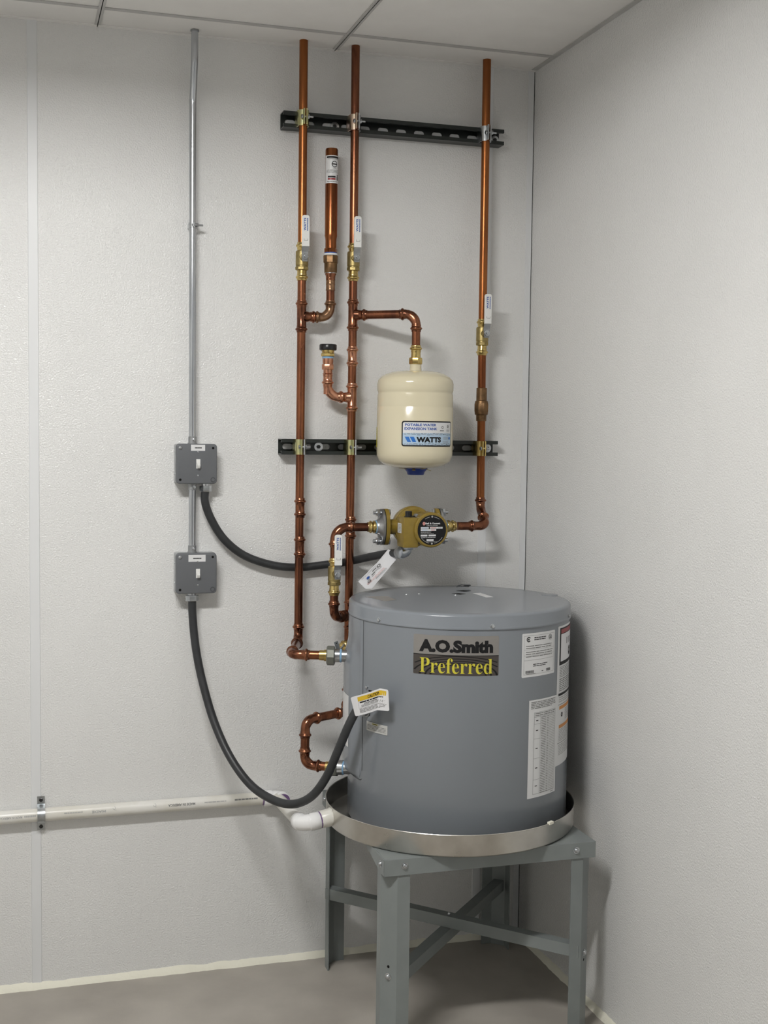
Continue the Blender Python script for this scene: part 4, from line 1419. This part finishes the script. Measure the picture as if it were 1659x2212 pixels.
mk('set_screw', lathe((XC + .002, -.040, B2z1 + .010), (0, -1, 0), [(0, .0035), (.004, .0033), (.0045, .002)], 10), MT['zinc'], cn2, smooth=40)
mk('set_screw', lathe((XC + .003, -.040, B1z0 - .009), (0, -1, 0), [(0, .0045), (.004, .0043), (.0045, .002)], 10), MT['zinc'], cn2, smooth=40)
# strap
zs_ = at(416, 487, -.03).z
cst = thing('conduit_strap', 'small galvanised clamp strap holding the tall conduit to the wall', 'strap', (XC, -.03, zs_))
mk('band', lathe((XC, -.03, zs_ - .0065), (0, 0, 1), [(0, RE + .0004), (0, RE + .0020), (.013, RE + .0020), (.013, RE + .0004)], 20, cap=False), MT['zinc'], cst, smooth=40)
mk('ear', join(box2((XC + .0085, -.034, zs_ - .0062), (XC + .0108, -.018, zs_ + .0062)), box2((XC - .0095, -.024, zs_ - .0062), (XC + .0095, 0, zs_ + .0062))), MT['zinc'], cst, smooth=0)
mk('bolt', join(sweep([V(XC - .004, -.0405, zs_), V(XC + .024, -.0405, zs_)], .0026, 10), hexa((XC + .0085, -.0405, zs_), (1, 0, 0), .004, .0055),
                box2((XC - .003, -.046, zs_ - .005), (XC + .001, -.036, zs_ + .005))), MT['zinc_dull'], cst, smooth=30)


def switch_box(z0, z1, label, lab_px, seed):
    t = thing('switch_box', label, 'switch box', ((BX0 + BX1) / 2, 0, z0), 'grey square switch boxes')
    xc, zc = (BX0 + BX1) / 2, (z0 + z1) / 2
    mk('box', box2((BX0 + .001, -.042, z0 + .001), (BX1 - .001, 0, z1 - .001), .004), MT['galv'], t, smooth=30)
    for k in range(2): mk('knockout', lathe((BX0 + .0012, -.022, zc + (-.026 if k else .026)), (-1, 0, 0), [(0, .0045), (.0008, .0045), (.001, .004)], 12), MT['zinc'], t, smooth=30)
    # raised cover with rounded corners
    bm = bmesh.new()
    g = box2((BX0, YB, z0), (BX1, -.0415, z1))
    vv = [bm.verts.new(v) for v in g[0]]
    for f in g[1]: bm.faces.new([vv[i] for i in f])
    bm.normal_update()
    eds = [e for e in bm.edges if abs((e.verts[0].co - e.verts[1].co).normalized().y) > .9]
    bmesh.ops.bevel(bm, geom=eds, offset=.009, segments=5, affect='EDGES', profile=.5)
    eds = [e for e in bm.edges if all(v.co.y < YB + .0001 for v in e.verts)]
    bmesh.ops.bevel(bm, geom=eds, offset=.0028, segments=3, affect='EDGES', profile=.5)
    bm.verts.index_update()
    g = [v.co.copy() for v in bm.verts], [tuple(v.index for v in f.verts) for f in bm.faces]
    bm.free()
    cv_ = mk('cover', g, MT['boxgrey'], t, smooth=35)
    d = .0105
    mk('corner_screw', lathe((BX0 + d, YB, z1 - d), (0, -1, 0), [(0, .0052), (.0012, .0046), (.0022, .0025)], 14), MT['zinc_dull'], cv_, smooth=40)
    mk('corner_hole', lathe((BX1 - d, YB + .0001, z1 - d), (0, -1, 0), [(0, .0032), (.0003, .0032)], 14), MT['dark'], cv_, smooth=0)
    mk('corner_hole', lathe((BX0 + d, YB + .0001, z0 + d), (0, -1, 0), [(0, .0034), (.0003, .0034)], 14), MT['dark'], cv_, smooth=0)
    mk('corner_ring', lathe((BX1 - d, YB, z0 + d), (0, -1, 0), [(0, .0066), (.0008, .0064), (.0009, .0048), (.0002, .0044)], 16, cap=False), MT['seam'], cv_, smooth=30)
    # toggle
    tx = xc + .004
    mk('toggle', join(box2((tx - .0052, YB - .001, zc - .012), (tx + .0052, YB, zc + .012), .0003), xf(box((0, -.007, 0), (.0075, .014, .0085), .001), Matrix.Translation((tx, YB, zc)) @ Matrix.Rotation(.5, 4, 'X'))), MT['white_pl'], cv_, smooth=20)
    for dz in (.030, -.030): mk('plate_screw', lathe((tx - .001, YB, zc + dz), (0, -1, 0), [(0, .0028), (.001, .0024), (.0014, .001)], 10), MT['zinc'], cv_, smooth=40)
    a, b = at(lab_px[0], lab_px[1], YB), at(lab_px[2], lab_px[3], YB)
    D = Decal(plane_map((a.x, YB - .0002, b.z), (1, 0, 0), (0, 0, 1)), ['label', 'black'], 1)
    w, h_ = b.x - a.x, a.z - b.z
    D.rect(0, 0, w, h_, 'label', 0)
    D.lines(w * .28, h_ * .38, w * .76, h_ * .60, 1, 'black', 1, .8, seed, 0, 4)
    D.build('name_label', cv_)
    return t


switch_box(B1z0, B1z1, 'upper grey square switch box with white toggle and label', (412.5, 960.5, 443, 974), 4)
switch_box(B2z0, B2z1, 'lower grey square switch box with white toggle and label', (407, 1199, 444, 1213), 7)


# =================================================================== FLEXIBLE CONDUITS
def bez(pts, n=90):
    """Catmull-Rom through points"""
    P_ = [Vector(p) for p in pts]
    P_ = [P_[0] * 2 - P_[1]] + P_ + [P_[-1] * 2 - P_[-2]]
    out = []
    m = len(P_) - 3
    per = n // m
    for i in range(m):
        a, b, c, d = P_[i:i + 4]
        for k in range(per):
            t = k / per
            out.append(0.5 * ((2 * b) + (c - a) * t + (2 * a - 5 * b + 4 * c - d) * t * t + (3 * b - a - 3 * c + d) * t ** 3))
    out.append(P_[-2])
    return out


RHs = 0.0106


def connector(t, p, ax, s=1.0):
    p, ax = Vector(p), Vector(ax).normalized()
    mk('connector', join(lathe(p, ax, [(0, .012 * s), (.006, .012 * s), (.0062, .0145 * s)], 20), hexa(p + ax * .006, ax, .015, .0170 * s, 6, .06)), MT['zinc'], t, smooth=25)


h1 = thing('flexible_conduit', 'dark grey flexible conduit from the upper switch box to the pump', 'conduit', (-.92, -.03, 1.3), 'dark grey flexible conduits')
s0 = at(444, 1052, -.030)
s0.z = B1z0
pts = [s0 - V(0, 0, .012), at(443, 1085, -.030), at(459, 1127, -.029), at(487, 1168, -.027), at(530, 1201, -.025), at(590, 1221, -.023), at(648, 1225.5, -.022), at(700, 1220, -.024), at(748, 1214, -.032),
       at(790, 1205, -.072), at(830, 1197, -.135), at(862, 1194, -.190)]
mk('jacket', sweep(bez(pts, 120), RHs, 16), MT['hose'], h1, smooth=60)
connector(h1, s0, (0, 0, -1), .92)
ce = at(862, 1194, -.190)
dj = (pts[-1] - pts[-2]).normalized()
ec_ = V(-.4170, -.198, bz0)
eb = V(-.4170, -.198, ce.z - .003)
mk('end_nut', join(lathe(ce - dj * .004, dj, [(0, .0148), (.003, .0155), (.009, .0155), (.010, .0175), (.014, .0175), (.015, .014)], 20)), MT['zinc_dull'], h1, smooth=35)
mk('elbow_connector', join(sweep(fillet([ce + dj * .008, eb, ec_], .013, 8), .0140, 18), lathe(ec_ - V(0, 0, .008), (0, 0, 1), [(0, .0150), (.002, .0165), (.008, .0165)], 8)), MT['zinc'], h1, smooth=40)

h2 = thing('flexible_conduit', 'dark grey flexible conduit sagging from the lower switch box to the heater side', 'conduit', (-.95, -.03, .5), 'dark grey flexible conduits')
s1 = at(415, 1287, -.030)
s1.z = B2z0
hp, hn = on_cyl(-163, .775, HR)
pts = [s1 - V(0, 0, .012), at(416, 1330, -.032), at(423, 1400, -.042), at(438, 1475, -.060), at(463, 1560, -.095), at(497, 1635, -.145), at(540, 1694, -.205), at(588, 1727, -.265), at(632, 1737, -.315),
       at(672, 1721, -.355), at(704, 1680, -.385), at(730, 1622, -.410), at(754, 1565, -.428), at(772, 1533, -.430), hp + hn * .012]
mk('jacket', sweep(bez(pts, 168), RHs, 16), MT['hose'], h2, smooth=60)
connector(h2, s1, (0, 0, -1), 1.0)
mk('end_fitting', lathe(hp - hn * .001, hn, [(0, .018), (.003, .018), (.0035, .015), (.012, .015)], 20), MT['zinc_dull'], h2, smooth=35)

# =================================================================== PVC DRAIN
RV = 0.0167
dr = thing('drain_pipe', 'white plastic drain pipe from the pan running left along the wall', 'pipe', (-1.2, -.02, .44))
ZV = 0.4588
XV0 = -0.7180
e_w = V(XV0, -RV - .001, ZV)
e_p = V(-0.7270, -0.358, 0.4905)
e_a = V(PX - PR, -0.352, 0.5005)
mk('pipe', sweep([(XL + .01, -RV - .001, ZV), (-2, -RV - .001, ZV), e_w - V(.02, 0, 0)], RV, 24), MT['pvc'], dr, smooth=50)


def pvc_elbow(a, c, b, arm=.046, rad=.026):
    u, w = (Vector(a) - c).normalized(), (Vector(b) - c).normalized()
    r0 = .0212
    p_ = fillet([c + u * arm, c, c + w * arm], rad, 12)
    q_, s_, L_ = resample(p_, [.0008, .022, .0235])
    L2 = L_
    q_, s_, L_ = resample(p_, [.0008, .022, .0235, L2 - .0008, L2 - .022, L2 - .0235])
    rr = [r0 - .0008 if (v < .0004 or L_ - v < .0004) else (r0 if (v < .0228 or L_ - v < .0228) else r0 - .0016) for v in s_]
    return sweep(q_, rr, 22)


mk('elbow', pvc_elbow(e_w - V(.2, 0, 0), e_w + V(.01, -.003, 0), e_p), MT['pvc_fit'], dr, smooth=45)
mk('primer_ring', lathe(e_w + V(-.0368, -.003, 0), (-1, 0, 0), [(0, RV + .0006), (.0025, RV + .0004)], 24), MT['purple'], dr, smooth=45)
mk('pipe', sweep([e_w.lerp(e_p, .08), e_w.lerp(e_p, .5), e_w.lerp(e_p, .93)], RV, 24), MT['pvc'], dr, smooth=50)
de = (e_p - e_w).normalized()
mk('primer_ring', lathe(e_w + V(.01, -.003, 0) + de * .046, de, [(0, RV + .0007), (.0025, RV + .0005)], 24), MT['purple'], dr, smooth=45)
mk('elbow', pvc_elbow(e_w, e_p, e_a, arm=.044, rad=.026), MT['pvc_fit'], dr, smooth=45)
da = (e_a - e_p).normalized()
mk('primer_ring', lathe(e_p + da * .043, da, [(0, .0205), (.0042, .0205)], 24), MT['purple'], dr, smooth=45)
mk('adapter', lathe(e_p + da * .0465, da, [(0, .0205), (.001, .0214), (.026, .0218), (.0265, .0236), (.031, .0236)], 10), MT['pvc'], dr, smooth=45)
mk('primer_ring', lathe(e_p + da * .0765, da, [(0, .0222), (.0018, .0222)], 24), MT['purple'], dr, smooth=45)
# print along the pipe
D = Decal(lambda u, v, h: V(u, -RV - .001 - (RV + h) * math.cos(v / RV), ZV + (RV + h) * math.sin(v / RV)), ['print_grey', 'print_lgrey'], .05, .0001)


def prow(x0, x1, v, h_, m, txt=None, seed=1):
    if txt: D.text(txt, x0, v - h_ / 2, x1, v + h_ / 2, m, 0, turned=True)
    else: D.lines(x0, v - h_ / 2, x1, v + h_ / 2, 1, m, 0, .9, seed, 0, 5)


def xpx(px): return at(px, 1745, -.02).x


prow(xpx(362), xpx(420), .004, .0065, 'print_grey', bold_sans('MADE IN AMERICA'))
prow(xpx(505), xpx(555), .006, .0042, 'print_grey', None, 3)
prow(xpx(440), xpx(487), .005, .003, 'print_lgrey', None, 5)
prow(xpx(198), xpx(228), .002, .0060, 'print_lgrey', bold_sans('MADE'))
prow(xpx(138), xpx(178), .004, .003, 'print_lgrey', None, 8)
prow(xpx(52), xpx(78), .003, .005, 'print_lgrey', None, 9)
prow(xpx(0), xpx(48), .002, .006, 'print_lgrey', bold_sans('MADE IN AMERICA'))
for px in (246, 333): 
    D.ring(xpx(px), .008, .003, .004, 'print_lgrey', 0, PI, 2.5 * PI)
    D.rect(xpx(px), .0025, xpx(px) + .006, .0032, 'print_lgrey', 0)
D.build('pipe_print', dr)
# strap
zc_ = ZV
sp = thing('pipe_strap', 'galvanised two-hole strap holding the white drain pipe at the wall seam', 'strap', (-1.328, -.01, zc_))
th = .0022
pr = [(zc_ + .0425, 0), (zc_ + .0225, 0)] + [(zc_ + (RV + .0008) * math.sin(a), -RV - .001 - (RV + .0008) * math.cos(a)) for a in [math.radians(78 - 156 * k / 14) for k in range(15)]] + [(zc_ - .0225, 0), (zc_ - .0425, 0)]
vs, fs = [], []
for z_, y_ in pr:
    for x_ in (-.0095, .0095):
        vs.append((-1.328 + x_, y_ - .0019, z_))
n = len(pr)
for (z_, y_), i in zip(pr, range(n)):
    k = min(max(i, 1), n - 2)
    tz, ty = pr[k + 1][0] - pr[k - 1][0], pr[k + 1][1] - pr[k - 1][1]
    l = math.hypot(tz, ty)
    nz_, ny_ = (ty / l, -tz / l)
    if ny_ > 0: nz_, ny_ = -nz_, -ny_
    for x_ in (-.0095, .0095): vs.append((-1.328 + x_, y_ - .0019 + ny_ * th, z_ + nz_ * th))
for i in range(n - 1):
    a, b = 2 * i, 2 * n + 2 * i
    fs += [(a, a + 2, a + 3, a + 1), (b, b + 1, b + 3, b + 2), (a, b, b + 2, a + 2), (a + 1, a + 3, b + 3, b + 1)]
fs += [(0, 1, 2 * n + 1, 2 * n), (2 * n - 2, 4 * n - 2, 4 * n - 1, 2 * n - 1)]
mk('band', (vs, fs), MT['galv'], sp, smooth=40)
for dz in (.0345, -.0345): mk('screw', join(hexa((-1.328, -.0038, zc_ + dz), (0, -1, 0), .003, .0052)), MT['blackpl'], sp, smooth=30)

# =================================================================== TAGS
# caution tag folded over the end of the lower flexible conduit
tl, tf, tr = at(757.2, 1506.5, -.462), at(821, 1487, -.496), at(838.6, 1490, -.522)
bl, bf, br = at(767.5, 1547.5, -.458), at(815, 1533.6, -.492), at(841, 1536.4, -.520)


def tag_fn(u, v, h):
    UF = .72
    if u <= UF: a, b = bl.lerp(bf, u / UF), tl.lerp(tf, u / UF)
    else: a, b = bf.lerp(br, (u - UF) / (1 - UF)), tf.lerp(tr, (u - UF) / (1 - UF))
    bulge = -.004 * math.sin(PI * min(u / UF, 1.0))
    return a.lerp(b, v) + V(0, bulge - h, 0)


ct = thing('caution_tag', 'white caution tag with yellow band on the conduit at the heater', 'tag', (tl + br) / 2)
D = Decal(tag_fn, ['paper', 'yellow', 'black', 'print_grey'], .06)
D.rrect(0, 0, 1, 1, .08, 'paper', 0, .05)
D.rect(.15, .70, .93, .92, 'yellow', 2)
D.text(bold_sans('CAUTION'), .40, .735, .72, .885, 'black', 3)
D.frame(.15, .36, .93, .92, .008, 'print_grey', 1, .004)
D.lines(.19, .58, .90, .68, 1, 'black', 2, .6, 2, .1)
D.lines(.30, .50, .70, .58, 1, 'print_grey', 2, .6, 5, .1)
D.lines(.22, .39, .90, .50, 2, 'print_grey', 2, .5, 3)
D.lines(.16, .10, .94, .33, 4, 'print_grey', 2, .5, 4)
D.build('face', ct)
D2 = Decal(lambda u, v, h: tag_fn(u, v, 0) + V(0, .0004, 0), ['paper'], .06)
D2.rrect(0, 0, 1, 1, .08, 'paper', 0, .05)
D2.build('back', ct)

# paper tag hanging from the pump wiring
ptg = [(774, 1256.5), (790, 1272.3), (803.5, 1271.4), (853, 1212), (868, 1192), (838, 1187), (816, 1214)]
yt = [-.175, -.178, -.178, -.174, -.170, -.166, -.170]
fr_ = [at(x, y, Y) for (x, y), Y in zip(ptg, yt)]
pt = thing('paper_tag', 'white paper instruction tag hanging below the pump', 'tag', fr_[3])
bk_ = [v + V(0, .0006, 0) for v in fr_]
n = len(fr_)
mk('card', (fr_ + bk_, [tuple(range(n)), tuple(range(2 * n - 1, n - 1, -1))] + [(i, n + i, n + (i + 1) % n, (i + 1) % n) for i in range(n)]), MT['paper'], pt, smooth=0)
oo = at(781, 1262, -.1785)
uu = at(846, 1197, -.1745) - oo
ww = at(769 + 0, 1247, -.1785) - at(797, 1272, -.1785)
uu2 = at(832, 1233, -.1775) - at(797, 1268, -.1775)
D = Decal(lambda u, v, h: at(797, 1269, -.1782) + uu2 * u + (at(777, 1252, -.1782) - at(797, 1269, -.1782)) * v - V(0, h, 0), ['print_grey', 'pink', 'blue'], 1, .0001)
D.lines(.05, .84, .95, .92, 1, 'print_grey', 0, .35, 3, 0)
D.ring(.30, .62, 0, .09, 'blue', 0, n=14); D.ring(.22, .35, .05, .1, 'print_grey', 0, n=14); D.ring(1.0, .72, .05, .11, 'print_grey', 0, n=14)
D.rect(.48, .52, .68, .60, 'print_grey', 0); D.rect(.62, .70, .86, .78, 'print_grey', 0)
D.lines(.05, .18, 1.1, .34, 2, 'pink', 0, .35, 7, .3)
D.lines(.5, .08, 1.15, .15, 1, 'print_grey', 0, .5, 8, .1)
D.build('print', pt)
